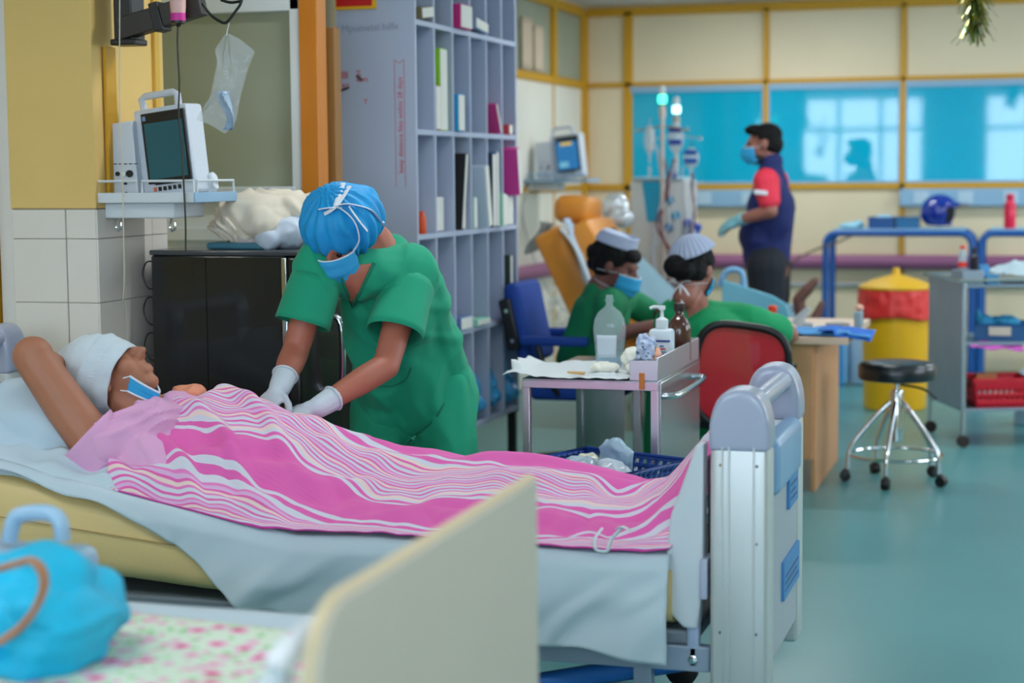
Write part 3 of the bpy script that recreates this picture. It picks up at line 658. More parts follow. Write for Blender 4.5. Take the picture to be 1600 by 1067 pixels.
# thin woven lines inside the fine bands
mth = nt.nodes.new('ShaderNodeMath'); mth.operation = 'SINE'; mm = nt.nodes.new('ShaderNodeMath'); mm.operation = 'MULTIPLY'; mm.inputs[1].default_value = 520
nt.links.new(sp.outputs[1], mm.inputs[0]); nt.links.new(mm.outputs[0], mth.inputs[0])
bmp = nt.nodes.new('ShaderNodeBump'); bmp.inputs['Strength'].default_value = .15; bmp.inputs['Distance'].default_value = .002
nt.links.new(mth.outputs[0], bmp.inputs['Height']); nt.links.new(bmp.outputs[0], bs_.inputs['Normal']); nt.links.new(mixs.outputs[2], bs_.inputs['Base Color'])
RID = [(-2.66, .80), (-2.52, .865), (-2.45, .885), (-2.3, .86), (-2.19, .825), (-2.05, .785), (-1.93, .735), (-1.8, .722), (-1.55, .716), (-1.35, .70), (-1.2, .672), (-1.1, .655), (-1.02, .67), (-.96, .73), (-.90, .80), (-.84, .83)]
NEARZ = [(-2.7, .585), (-2.5, .572), (-2.2, .553), (-1.0, .545), (-.9, .56)]
HEM0 = [(0, -2.43), (.25, -2.50), (.45, -2.60), (.62, -2.655), (.8, -2.65), (.93, -2.60), (1, -2.55)]
def blanket(u, v):
    x0 = lerp_table(HEM0, v); x1 = -.842-.10*max(0, (v-.5)/.5)
    x = x0+(x1-x0)*u
    wob = .020*noise.noise(V((x*4, v*2.2, 3)))+.010*noise.noise(V((x*9, v*4, 9)))
    y = 5.30-.70*v+wob*2.2*math.sin(math.pi*v)
    yn = 4.600+.012*math.sin(x*7)+.02*noise.noise(V((x*3, 0, 4)))
    if v > .8: y = y+(yn-y)*((v-.8)/.2)
    rid = lerp_table(RID, x); nz = lerp_table(NEARZ, x); base = mt(x)+.012
    yr = 5.03-.02*math.sin(x*2)
    wd = .17+.04*max(0, min(1, (-1.7-x)/.4))
    g = math.exp(-((y-yr)/(wd+(.07 if y < yr else -.03)))**2)
    if x > -1.05:                       # drawn up over the end of the bed
        k = min(1, (x+1.05)/.15); g = g*(1-k)+k*min(1, max(0, (y-4.60)/.33))**.8
    z = base+(rid-base)*g
    # folds: diagonal at the belly, lengthwise over the legs
    left = max(0, min(1, (-1.95-x)/.35))
    d1 = math.sin((x*1.0+y*1.35)*26+2*noise.noise(V((x*3, y*3, 0))))
    d2 = math.sin((y*1.0-x*.22)*52+2.5*noise.noise(V((x*2.5, y*5, 3))))
    bel = max(0, min(1, g*2.2))*.6+.4
    z += left*.030*max(0, d1)**1.6*bel+(1-left)*.009*d2*(.35+.65*g)
    z += .013*noise.noise(V((x*7, y*11, 4)))+.006*noise.noise(V((x*15, y*24, 8)))
    near = max(0, (v-.62)/.38)
    if near > 0: z += .022*near*(1-near)*4*abs(noise.noise(V((x*6+y*4, y*10, 6))))*1.6+.012*max(0, math.sin(x*19-y*30))*near*(1-near)*4
    if v > .84: z = z+(nz+.012*abs(noise.noise(V((x*10, 0, 2))))-z)*((v-.84)/.16)**1.3
    if v < .08: z -= (.08-v)*1.0
    return V((x, y, max(z, mt(x)+.009)))
UVL = [(0, 0), (.30, .18), (.38, .25), (.60, .455), (.65, .525), (.80, .745), (.84, .80), (.96, .925), (1, 1)]
UVM = [(0, 0), (.36, .05), (.47, .165), (.53, .25), (.68, .455), (.74, .525), (.86, .745), (.90, .80), (.97, .925), (1, 1)]
UVR = [(0, .1), (.2, .25), (.5, .455), (.6, .525), (.8, .745), (.85, .80), (.95, .925), (1, 1)]
def bl_uv(u, v):
    x = -2.6+u*1.7
    lf = max(0, min(1, (-1.80-x)/.5)); lf = lf*lf*(3-2*lf); rt = max(0, min(1, (x+1.2)/.22)); v0 = v
    v = lerp_table(UVM, v0)*(1-lf)+lerp_table(UVL, v0)*lf; v = v*(1-rt)+lerp_table(UVR, v0)*rt
    return (u, max(.001, min(.999, v+.020*noise.noise(V((u*7, v*2, 2)))+.012*noise.noise(V((u*16, v*5, 5))))))
t = MB(); t.grid(blanket, 260, 170, uv=bl_uv)
bk = tag(t.build('striped_blanket', m_bl, angle=180, thick=.005, normals=False), 'pink and white striped cotton blanket spread over the patient', 'blanket')
t = MB(); q = (-1.106,4.585,0.586); t.tube([(q[0]-.01, 4.60, .60), (q[0]-.025, 4.575, .575), (q[0]-.02, 4.568, .548), (q[0]+.01, 4.57, .545), (q[0]+.02, 4.58, .575), (q[0]+.045, 4.60, .605)], .006, 6, sm=5, flat=.4); t.build('tie_loop', m_white, bk)
t = MB(); t.tube([(q[0]+.03, 4.60, .60), (q[0]+.05, 4.585, .61), (q[0]+.075, 4.585, .597)], .008, 6, sm=3, flat=.3); t.build('tie_loop', m_white, bk)
# bunched fold of the blanket on the near side

# ---------------------------------------------------------------- people
m_skinp = mat('skin_patient', (178, 116, 88), .55, var=.05, vs=10)
m_skind = mat('skin_doctor', (176, 104, 82), .5, var=.04, vs=8)
m_skinn = mat('skin_nurse', (118, 72, 62), .5, var=.04, vs=8)
m_skinm = mat('skin_man', (150, 96, 82), .5, var=.04, vs=8)
m_scrub = mat('scrub_green', (0, 156, 116), .8, var=.05, vs=5, sheen=.1)
m_scrubn = mat('scrub_green_dark', (0, 122, 76), .8, var=.05, vs=5)
m_scrubn2 = mat('scrub_green_bright', (0, 154, 94), .8, var=.04, vs=5)
m_mask = mat('mask_blue', (40, 160, 214), .7, bump=.1, bs=90)
m_strap = mat('strap_white', (222, 228, 236), .7)
m_glove = mat('latex_glove', (202, 212, 220), .5, bump=.08, bs=50)
m_hair = mat('black_hair', (9, 8, 10), .7, spec=.25, bump=.6, bs=130, stretch=(1, 1, .35))
m_cap = mat('nurse_cap_white', (178, 188, 214), .7)
m_eye = mat('eye_dark', (30, 22, 20), .2)

def basis(fwd, up):
    f = V(fwd).normalized(); u = V(up); u = (u-f*u.dot(f)).normalized(); x = f.cross(u)
    return Matrix((x, f, u)).transposed()      # columns: right, forward, up
def head(t, c, B, s=1.0):
    c = V(c); P = lambda p: c+B @ (V(p)*s)
    E = lambda p, r: t.ell(P(p), tuple(k*s for k in r), B)
    C = lambda a, ra, b, rb: t.cap(P(a), ra*s, P(b), rb*s)
    E((0, -.012, .035), (.074, .094, .084)); E((0, .03, -.02), (.060, .066, .085)); E((0, .02, -.065), (.053, .058, .042)); E((0, .062, -.092), (.028, .026, .022))
    C((0, .092, .020), .009, (0, .119, -.016), .0128)
    for q in (-1, 1):
        E((q*.012, .102, -.024), (.010, .011, .009)); E((q*.040, .060, -.018), (.026, .028, .028)); E((q*.076, -.008, -.006), (.011, .021, .033))
    C((-.034, .083, .032), .011, (.034, .083, .032), .011)
    C((-.020, .090, -.052), .0085, (.020, .090, -.052), .0085); C((-.016, .088, -.066), .0085, (.016, .088, -.066), .0085)
    C((0, -.02, -.05), .055, (0, -.045, -.14), .056)
def eyes(c, B, s, parent):
    for q in (-1, 1):
        t = MB(); t.ell(V(c)+B @ (V((q*.031, .0835, .010))*s), (.011*s, .006*s, .0065*s), B, 10, 6); t.build('eye', m_eye, parent)
def hand(t, wrist, d, n, s=1.0, curl=.5, side=1, spread=.18):
    """palm and five fingers; d = direction of the fingers, n = back-of-hand normal"""
    d = V(d).normalized(); n = V(n); n = (n-d*n.dot(d)).normalized(); l = d.cross(n)*side; w0 = V(wrist)
    t.cap(w0, .027*s, w0+d*.03*s, .028*s)
    B = Matrix((l, d, n)).transposed(); t.ell(w0+d*.055*s, (.042*s, .05*s, .018*s), B)
    for i, (off, L, r_) in enumerate([(-.031, .062, .0085), (-.011, .078, .0092), (.010, .082, .0095), (.030, .074, .0092)]):
        p = w0+d*.085*s+l*off*s; dd = (d+l*(off*spread*12)).normalized(); a = p; ang = 0
        for k, f in enumerate((.45, .32, .25)):
            ang += curl*(.5, .8, .6)[k]
            q = a+(dd*math.cos(ang)-n*math.sin(ang))*L*f*s; t.cap(a, r_*s*(1-.07*k), q, r_*s*(1-.07*(k+1)), 8); a = q
    a = w0+d*.035*s+l*.036*s; dd = (d*.7+l*.75-n*.25).normalized()
    for k, f in enumerate((.5, .35)):
        q = a+dd*.062*f*s*1.15; t.cap(a, .0115*s, q, .0105*s, 8); a = q; dd = (dd+d*.5-n*.2).normalized()
def maskpatch(c, B, s=1.0, top=-.002, bot=-.108, wid=1.0, push=.0):
    c = V(c)
    def f(u, v):
        a = (u-.5)*2*R(74)*wid; z = top+(bot-top)*v
        rx = .071-.012*v*v; ry = .106+.018*math.sin(math.pi*min(1, v*1.1))+push-.012*v*v*v*4*.5
        z2 = z-.012*(1-math.cos(a))*(1 if v < .5 else -1.2)
        y = ry*math.cos(a)**.8-.0 if abs(a) < math.pi/2 else 0
        pl = .0022*math.sin(v*math.pi*6)
        return c+B @ (V((rx*math.sin(a)*1.08, y*.98+.012+pl, z2))*s)
    return f
def mask(c, B, s, parent, **k):
    t = MB(); fn = maskpatch(c, B, s, **k); t.grid(fn, 28, 22); o = t.build('face_mask', m_mask, parent, thick=.003)
    t = MB(); t.tube([fn(u, 0)+V((0, 0, 0)) for u in np.linspace(0, 1, 15)], .003*s, 6); t.build('mask_edge', m_strap, o)
    return fn, o

# patient lying on the bed: face up, near arm folded behind the head
PH = V((-2.753,4.950,0.922)); PB = basis((.616, .05, .788), (-.788, 0, .616))
pat = thing('person', 'patient lying in bed in a pink gown and white head wrap, arm raised', 'person', (-2.0, 4.95, .55))
t = MB(); head(t, PH, PB, 1.08)
neck = PH+V((.075, 0, -.115))
chest = V((-2.50, 4.98, .745)); belly = V((-2.2, 4.98, .675)); pel = V((-2.0, 4.98, .635))
t.cap(PH+PB @ V((0, -.03, -.07)), .062, V((-2.585, 4.96, .80)), .066)
t.cap((-2.60, 4.86, .755), .085, (-2.60, 5.10, .755), .085); t.cap((-2.55, 4.98, .745), .11, belly, .12); t.cap(belly, .12, pel, .11)
shn = V((-2.706,4.760,0.727)); eln = V((-2.906,4.740,1.000)); wrn = V((-2.929,5.030,0.900))
t.chain([((-2.62, 4.88, .765), .075), (shn, .072), ((shn+eln)/2+V((-.005, 0, 0)), .067), (eln, .061)])
t.ell(eln+V((-.004, 0, .010)), (.064, .06, .062))
t.chain([(eln, .054), ((eln+wrn)/2, .047), (wrn, .034)]); hand(t, wrn, (.5, .35, -.35), (-.3, .2, .8), 1, .3)
shf = V((-2.60, 5.14, .76)); elf = V((-2.40, 5.20, .70)); wrf = V((-2.2, 5.12, .70))
t.chain([(shf, .06), (elf, .045), (wrf, .032)]); hand(t, wrf, (.9, -.3, 0), (0, 0, 1), 1, .3)
for y in (4.97, 5.09):
    t.chain([((-2.02, y, .605), .07), ((-1.58, y, .588), .052), ((-1.16, y, .576), .036)]); t.chain([((-1.16, y, .575), .034), ((-1.12, y+.01, .585), .026), ((-1.11, y+.02, .60), .02)])
put('body', remesh(t, .0065, 5), m_skinp, pat)
# pink gown
m_gown = mat('gown_pink', (226, 168, 208), .8, var=.03, vs=6, sheen=.1)
t = MB(); t.cap((-2.585, 4.86, .765), .105, (-2.585, 5.10, .765), .105); t.cap((-2.55, 4.97, .748), .128, (-2.2, 4.97, .66), .105)
t.cap((-2.60, 4.84, .765), .095, shn+V((.035, 0, .012)), .085); t.cap((-2.56, 4.78, .70), .09, (-2.48, 4.74, .665), .07); t.cap((-2.50, 4.72, .65), .055, (-2.72, 4.745, .70), .045)
put('gown', remesh(t, .0065, 6, fold=lambda p: wr(.009, 7, 9, 9, 2)(p)+.009*max(0, math.sin((p[0]*.7-p[2]*.9+.25*noise.noise(V(p)*5))*62))**2), m_gown, pat)
axis = (eln-shn).normalized(); F = frame_of(axis, V((0, -1, 0)))
c0 = shn+axis*.0
def sleeve(u, v):
    a = 2*math.pi*u; p = c0+axis*(-.06+.125*v+.022*math.cos(a+2.2)*v); r_ = .084+.016*v+.004*math.sin(3*a)*v
    return p+F @ V((math.cos(a)*r_, math.sin(a)*r_, 0))
t = MB(); t.grid(sleeve, 36, 10, closed_u=True); t.build('sleeve', m_gown, pat, thick=.004)
def collar(u, v):
    a = R(-150)+R(300)*u; c = V((-2.578, 4.965, .835))
    return c+PB @ V((0, 0, 0))+V((.02*math.cos(a)+.055*math.sin(abs(a)*.5)-.05+.035*v, math.sin(a)*(.085+.03*v), .022*math.cos(a)-.02*v))
t = MB(); t.grid(collar, 30, 5); t.build('collar', m_gown, pat, thick=.004)
# white knitted head wrap, its rim across the brow
m_wrap = mat('wrap_white', (206, 218, 226), .9, var=.02, vs=7, bump=.35, bs=40, stretch=(1.2, 1, 7), sheen=.2)
RIM = [(-2.695,4.950,1.021), (-2.750,4.950,0.813)]; CR = (-2.975,4.970,0.938)
r0_, r1_ = V(RIM[0]), V(RIM[1])
SEC = [(0, .0, 1.0, .096), (.10, .02, 1.06, .104), (.25, .0, 1.12, .112), (.45, -.02, 1.14, .116), (.65, -.02, 1.02, .108), (.82, -.01, .80, .088), (.94, 0, .52, .058), (1, 0, .05, .006)]
def wrap(u, v):
    tt = v; a = 2*math.pi*u; mid = (r0_+r1_)/2; cr = V(CR)
    up = (r0_-r1_)/2
    hh = lerp_table([(s[0], s[2]) for s in SEC], tt); ww = lerp_table([(s[0], s[3]) for s in SEC], tt)
    c = mid+(cr-mid)*tt+V((0, 0, .012*math.sin(math.pi*tt)))
    upd = (up.normalized()*(1-tt)+V((.15, 0, 1))*tt).normalized()*up.length
    n = .008*noise.noise(V((tt*7, math.cos(a)*2.5, math.sin(a)*2.5)))+.004*math.sin(a*5+tt*9)*math.sin(math.pi*tt)+.007*max(0, math.sin(tt*26+1.5*math.sin(a)+2*noise.noise(V((tt*3, a, 1)))))**2*math.sin(math.pi*min(1, tt*1.4))
    return c+upd*hh*math.cos(a)+V((0, ww*math.sin(a), 0))+(upd.normalized()*math.cos(a)+V((0, math.sin(a), 0)))*n
t = MB(); t.grid(wrap, 60, 40, closed_u=True); t.build('head_wrap', m_wrap, pat, thick=.006, angle=180)
# mask pulled down under the chin
A, Bp, Cp, Dp = V((-2.659,4.872,0.941)), V((-2.588,4.930,0.886)), V((-2.599,4.930,0.854)), V((-2.669,4.872,0.895))
def pm(u, v):
    s_ = u*1.7
    if s_ <= 1: p = (A+(Bp-A)*s_)*(1-v)+(Dp+(Cp-Dp)*s_)*v
    else: q = s_-1; p = (Bp*(1-v)+Cp*v)+V((-.055*q, .075*q, .02*q))
    out = .018*math.sin(math.pi*min(1, s_*.8))
    return p+V((.3*out, -out, .0028*math.sin(v*math.pi*4)))
t = MB(); t.grid(pm, 26, 14); mo_ = t.build('face_mask', m_mask, pat, thick=.003)
for vv in (0, 1):
    t = MB(); t.tube([pm(u, vv) for u in np.linspace(0, 1, 20)], .0035, 6); t.build('mask_edge', m_strap, mo_)
for (p, q) in ((A, (-2.681,4.868,0.935)), (Dp, (-2.691,4.868,0.897))):
    t = MB(); t.tube([p, q], .002, 5); t.build('ear_loop', m_strap, mo_)
# peach fabric peeking out at the chest
t = MB(); t.ell((-2.582,5.120,0.866), (.045, .06, .022)); t.ell((-2.603,5.100,0.868), (.03, .04, .02)); tag(put('folded_cloth', remesh(t, .006, 3, fold=wr(.006, 20, 20, 20)), mat('peach_cloth', (232, 150, 116), .8)), 'small peach cloth lying at the top of the blanket by the chin', 'cloth')

# ------------------------------------------------------------ doctor bending over the bed
doc = thing('person', 'medic in green scrubs, blue bouffant cap and mask bending over the patient', 'person', (-1.98, 5.98, 0))
DH = V((-2.220,5.520,1.325)); DB = basis((-.10, -.80, -.58), (-.12, -.55, .80))
pel = V((-2.13, 5.97, .78)); mid = V((-2.14, 5.90, .95)); che = V((-2.15, 5.76, 1.16)); nk = V((-2.16, 5.66, 1.315))
sl = V((-2.039,5.700,1.217)); sr = V((-2.291,5.500,1.241)); el = V((-2.056,5.480,0.921)); er = V((-2.349,5.420,0.971)); wl_ = V((-2.200,5.250,0.811)); wr_ = V((-2.342,5.270,0.866))
LEG = [(V((-2.03, 6.0, .76)), V((-2.0, 5.93, .43)), V((-2.0, 6.02, .08))), (V((-2.24, 5.97, .76)), V((-2.25, 5.88, .43)), V((-2.25, 5.97, .08)))]
t = MB(); head(t, DH, DB, 1.0)
t.cap(DH+DB @ V((0, -.03, -.08)), .06, nk, .068); t.cap(nk, .07, che, .12); t.cap(sl, .055, sr, .055); t.cap(che, .13, mid, .13); t.cap(mid, .13, pel, .135)
for a, b_, c in ((sl, el, wl_), (sr, er, wr_)):
    t.chain([(a, .062), ((a+b_)/2, .052), (b_, .045)]); t.chain([(b_, .046), (b_*.65+c*.35, .046), (c, .030)])
for h, k, a in LEG:
    t.chain([(h, .09), (k, .062), (a, .045)]); t.cap(a+V((0, 0, -.035)), .042, a+V((-.03, -.17, -.045)), .034)
hand(t, wl_, (-.82, -.35, -.25), (0, -.3, 1), .82, .38, 1); hand(t, wr_, (-.15, -.75, -.5), (0, -.2, 1), .82, .38, -1)
put('body', remesh(t, .0075, 5), m_skind, doc)
eyes(DH, DB, 1.0, doc)
fo = wr(.016, 6, 6, 4.5, 11)
t = MB(); t.cap(sl+V((-.01, .01, -.01)), .090, sr+V((.02, .02, -.01)), .090); t.cap(nk+V((.02, .08, -.06)), .09, che, .155); t.cap(che, .155, mid, .15); t.cap(mid, .15, pel+V((.01, 0, -.01)), .155)
t.cap(che+V((.09, .06, -.0)), .085, pel+V((.11, .04, .02)), .085); t.cap(che+V((-.06, -.05, -.06)), .085, pel+V((-.07, -.07, .02)), .12)
t.cap(pel+V((.12, .02, .03)), .085, pel+V((.15, .02, -.05)), .065); t.cap(pel+V((-.09, -.07, .0)), .10, pel+V((-.08, -.08, -.07)), .08)
for a, b_ in ((sl, el), (sr, er)):
    t.cap(a, .09, a+(b_-a)*.34, .08)
put('tunic', remesh(t, .009, 6, fold=lambda p: fo(p)+.006*max(0, math.sin((p[2]*.55+p[0]+.12*noise.noise(V(p)*4))*46))**2), m_scrub, doc)
for a, b_, nm in ((sl, el, 0), (sr, er, 1)):      # open sleeve cuffs
    ax = (b_-a).normalized(); F2 = frame_of(ax)
    def cuff(u, v, a=a, b_=b_, ax=ax, F2=F2):
        an = 2*math.pi*u; p = a+(b_-a)*(.12+.56*v); r_ = .086+.008*v+.004*math.sin(3*an+1)*v+.003*noise.noise(p*14)
        return p+F2 @ V((math.cos(an)*r_, math.sin(an)*r_*.95, 0))
    t = MB(); t.grid(cuff, 32, 8, closed_u=True); t.build('sleeve', m_scrub, doc, thick=.004)
t = MB()
for h, k, a in LEG: t.chain([(h+V((0, 0, .02)), .118), (k, .11), (a+V((0, 0, .02)), .10)])
t.cap(LEG[0][0], .12, LEG[1][0], .12); t.cap(LEG[0][0]+V((0, 0, -.10)), .095, LEG[1][0]+V((0, 0, -.10)), .095)
put('trousers', remesh(t, .011, 6, fold=wr(.012, 8, 8, 5, 4)), m_scrub, doc)
for h, k, a in LEG:
    t = MB(); t.cap(a+V((.0, .02, -.035)), .048, a+V((-.03, -.19, -.048)), .036); t.cap(a+V((0, .02, 0)), .05, a+V((0, .02, -.03)), .05); put('shoe', remesh(t, .009, 3), m_black, doc)
# V neck: skin and band laid on the front of the tunic
from mathutils.bvhtree import BVHTree
tun = [o for o in doc.children if o.name.startswith('tunic')][0]
bv = BVHTree.FromPolygons([v.co+ORG[doc.name] for v in tun.data.vertices], [p.vertices[:] for p in tun.data.polygons])
def front(x, z, off=.004):
    d = V((x, 5.6, z-1.55)).normalized(); h = bv.ray_cast(V((x, 5.6, z))-d*.8, d)
    return (h[0]-d*off) if h[0] is not None else V((x, 5.6, z))
na, nb2, nc2 = (-2.139,5.560,1.252), (-2.217,5.560,1.106), (-2.270,5.560,1.238)
def vgr(u, v):
    ax_ = na[0]+(nc2[0]-na[0])*u; az_ = na[2]+(nc2[2]-na[2])*u
    return front(ax_+(nb2[0]-ax_)*v, az_+(nb2[2]-az_)*v)
t = MB(); t.grid(vgr, 12, 12); t.build('neckline_skin', m_skind, doc, thick=.002)
m_band = mat('scrub_band', (0, 120, 88), .8)
t = MB(); t.tube([vgr(0, k/8) for k in range(9)]+[vgr(1, 1-k/8) for k in range(1, 9)], .006, 6); t.build('neck_band', m_band, doc)
pk = [(-2.146,5.650,0.840), (-2.082,5.650,0.841), (-2.031,5.650,0.864), (-2.012,5.650,0.904)]
t = MB(); t.tube([front(p[0], p[2], .002) for p in smooth_path(pk, 4)], .003, 6); t.build('pocket_edge', m_band, doc)
hm = [(-2.291,5.750,0.654), (-2.192,5.750,0.627), (-2.075,5.750,0.622), (-1.998,5.800,0.675), (-1.933,5.850,0.733), (-1.895,5.900,0.790)]
t = MB(); t.tube([front(p[0], p[2], .003) for p in smooth_path(hm, 4)], .005, 6); t.build('hem', m_band, doc)
# cap
m_bou = mat('bouffant_blue', (4, 156, 222), .55, var=.06, vs=14, bump=.3, bs=28)
t = MB(); hc = DH+DB @ V((0, -.035, .062)); t.ell(hc, (.136, .132, .125), DB, 24, 16); t.ell(hc+DB @ V((.0, -.06, -.02)), (.125, .10, .11), DB, 20, 12)
def capfold(p):
    q = DB.inverted() @ (V(p)-hc); a = math.atan2(q.y, q.x); k = max(0, min(1, 1-(q.z+.10)/.28))
    return .006*math.sin(a*17+2*noise.noise(q*12))*(.25+k)+.010*noise.noise(q*11)
put('bouffant_cap', remesh(t, .007, 4, fold=capfold), m_bou, doc)
fn, mk = mask(DH, DB, 1.0, doc, top=.012, push=.004)
STR = [[(-2.147,5.355,1.455), (-2.200,5.345,1.455), (-2.246,5.360,1.443)], [(-2.161,5.460,1.523), (-2.175,5.360,1.461), (-2.222,5.350,1.426)], [(-2.191,5.470,1.526), (-2.177,5.360,1.463)], [(-2.175,5.360,1.459), (-2.123,5.360,1.430), (-2.101,5.385,1.384), (-2.109,5.420,1.326), (-2.123,5.420,1.253)], [(-2.175,5.360,1.463), (-2.134,5.400,1.460), (-2.104,5.470,1.428), (-2.092,5.560,1.383), (-2.085,5.620,1.377)], [(-2.134,5.390,1.454), (-2.108,5.400,1.409), (-2.089,5.440,1.362)], [(-2.094,5.560,1.387), (-2.086,5.600,1.391), (-2.058,5.620,1.364)]]
def onto(p, c, B, r):          # lay a strap point on the cap's surface
    q = B.inverted() @ (V(p)-c); k = math.sqrt((q.x/r[0])**2+(q.y/r[1])**2+(q.z/r[2])**2)
    return c+B @ (q/max(k, .2))
for l in STR:
    P = smooth_path([onto(p, hc, DB, (.143, .139, .132)) for p in l], 5)
    t = MB(); t.tube(P, .009, 6, flat=.3); t.build('mask_tie', m_strap, doc)
# gloves
for (w_, d_, n_, sd, cuffdir) in ((wl_, (-.82, -.35, -.25), (0, -.3, 1), 1, el), (wr_, (-.15, -.75, -.5), (0, -.2, 1), -1, er)):
    t = MB(); hand(t, w_, d_, n_, 1.06, .38, sd); back = (V(cuffdir)-w_).normalized()
    t.cap(w_, .036, w_+back*.055, .040)
    g = put('glove', remesh(t, .0042, 3), m_glove, doc)
    t = MB(); F3 = frame_of(back)
    t.tube([w_+back*.062+F3 @ V((math.cos(a)*.041, math.sin(a)*.041, 0)) for a in np.linspace(0, 2*math.pi, 24, endpoint=False)], .0035, 6, closed=True); t.build('cuff_bead', m_glove, g)

# ---------------------------------------------------------------- stainless dressing trolley
m_pinkst = mat('steel_rim', (204, 190, 200), .3, metal=.8)
def caster(parent, x, y, r_=.04, z=None):
    t = MB(); t.lathe([(.35*r_, -.016), (r_, -.012), (r_, .012), (.35*r_, .016)], (x, y, r_+.001), 14, axis=(1, 0, 0)); t.build('caster', m_black, parent)
ct = thing('dressing_trolley', 'stainless steel dressing trolley with side panel and handle at the foot of the bed', 'trolley', (-1.57, 6.7, 0))
CX0, CX1, CY0, CY1, CZ = -1.83, -1.32, 6.30, 7.12, .795
t = MB(); t.box((CX0, CY0, CZ-.012), (CX1, CY1, CZ), .003); t.build('top_shelf', m_steel, ct)
t = MB(); t.box((CX0, CY0-.004, CZ-.035), (CX1, CY0+.012, CZ-.006), .002); t.build('front_rim', m_pinkst, ct)
for x in (CX0+.014, CX1-.014):
    for y in (CY0+.014, CY1-.014):
        t = MB(); t.box((x-.014, y-.014, .08), (x+.014, y+.014, CZ-.012), .002); t.build('post', m_pinkst if y < 6.5 else m_steel, ct); caster(ct, x, y)
t = MB(); t.box((CX0+.004, CY1-.012, .36), (CX0+.20, CY1-.004, CZ-.02), .001); t.build('back_plate', m_steel, ct)
t = MB(); t.box((CX0+.24, CY1-.03, .1), (CX0+.27, CY1-.002, CZ-.01), .002); t.build('post', m_steel, ct)
t = MB(); t.box((CX1-.004, CY0+.03, .30), (CX1+.004, CY1-.03, CZ-.01), .002); t.build('side_panel', m_steel, ct)
for z in (.33,):
    t = MB(); t.box((CX0+.01, CY0+.01, z-.01), (CX1-.01, CY1-.01, z+.01), .003); t.build('lower_shelf', m_steel, ct)
t = MB(); hx = CX1+.004
t.tube([(hx, CY0+.06, .735), (hx+.03, CY0+.07, .735), (hx+.055, CY0+.14, .737), (hx+.055, CY1-.22, .737), (hx+.03, CY1-.15, .737), (hx, CY1-.14, .737)], .012, 12, sm=4); t.build('push_handle', m_chrome, ct)
# raised steel tray at the end of the trolley
tr = thing('steel_tray', 'shallow stainless steel bin on the end of the dressing trolley', 'tray', (-1.37, 6.7, CZ))
for lo, hi in (((-1.425, 6.295, CZ+.001), (-1.325, 6.302, CZ+.075)), ((-1.328, 6.295, CZ+.001), (-1.32, 7.1, CZ+.085)), ((-1.425, 6.302, CZ+.001), (-1.418, 7.1, CZ+.075)), ((-1.42, 7.094, CZ+.001), (-1.325, 7.1, CZ+.085)), ((-1.42, 6.30, CZ+.001), (-1.325, 7.1, CZ+.006))):
    t = MB(); t.box(lo, hi, .002); t.build('tray_wall', mat('tray_steel', (196, 200, 206), .3, metal=.75), tr)
t = MB(); t.box((-1.388, 6.288, CZ-.03), (-1.368, 6.296, CZ+.03), .001); t.build('tape', mat('tape_orange', (214, 120, 40), .5), tr)
# things on the trolley
m_clear = mat('clear_plastic', (220, 230, 240), .1, alpha=.2, spec=.8)
m_water = mat('fluid', (140, 186, 206), .08, alpha=.5)
def bottle_lathe(x, y, z, prof, m, name, parent, sx=1, sy=1, n=28):
    t = MB(); t.lathe(prof, (x, y, z), n, sx=sx, sy=sy); return t.build(name, m, parent)
sb = thing('saline_bottle', 'clear plastic saline bottle with blank label standing on the trolley', 'bottle', (-1.575, 6.62, CZ+.012))
x, y, z = -1.575, 6.62, CZ+.012
bottle_lathe(x, y, z, [(.045, 0), (.052, .01), (.056, .06), (.062, .12), (.064, .15), (.058, .185), (.042, .212), (.022, .228), (.014, .236), (.014, .252), (.019, .253), (.019, .258), (.014, .259), (.014, .275), (.012, .276), (0, .276)], m_clear, 'bottle_wall', sb, 1, .62)
bottle_lathe(x, y, z, [(.042, .003), (.049, .012), (.052, .04), (0, .04)], m_water, 'fluid', sb, 1, .6)
def lab(u, v):
    a = R(-90)+(u-.5)*R(78); r_ = .0575+.005*v
    return V((x-.004+math.cos(a)*r_*1.0, y+math.sin(a)*r_*.64, z+.04+.085*v))
t = MB(); t.grid(lab, 14, 6); t.build('label', mat('label_clear', (204, 216, 226), .5, alpha=.8), sb, thick=.0008)
dp = thing('sanitiser_pump', 'white hand rub dispenser bottle with pump top in the steel bin', 'dispenser', (-1.375, 6.60, CZ+.007))
x, y, z = -1.372, 6.62, CZ+.007
t = MB(); t.box((x-.045, y-.03, z), (x+.045, y+.03, z+.155), .012, seg=3); t.build('bottle_body', mat('milky_plastic', (206, 216, 226), .35), dp)
t = MB(); t.box((x-.036, y-.032, z+.02), (x+.036, y-.0295, z+.112), .001); lb = t.build('label', mat('label_white', (228, 232, 238), .5), dp)
t = MB(); t.box((x-.038, y-.0335, z+.108), (x+.038, y-.0315, z+.115)); t.build('label_stripe', mat('label_navy', (24, 50, 140), .5), lb, smooth=False)
for k, (w_, zz, c) in enumerate([(.016, .092, (30, 90, 180)), (.022, .082, (200, 60, 60)), (.026, .07, (120, 150, 190)), (.026, .062, (120, 150, 190)), (.022, .052, (120, 150, 190))]):
    t = MB(); t.box((x-.002, y-.0335, z+zz-.0025), (x-.002+w_, y-.0318, z+zz+.0025)); t.build('label_print', mat('print_%d' % k, c, .5), lb, smooth=False)
t = MB(); t.lathe([(.022, .155), (.024, .16), (.024, .19), (.011, .197), (.007, .2), (.006, .225), (.013, .228), (.013, .242), (0, .243)], (x, y, z), 18); t.tube([(x, y, z+.237), (x-.03, y-.004, z+.238), (x-.045, y-.006, z+.232)], .006, 8); t.build('pump', m_white, dp)
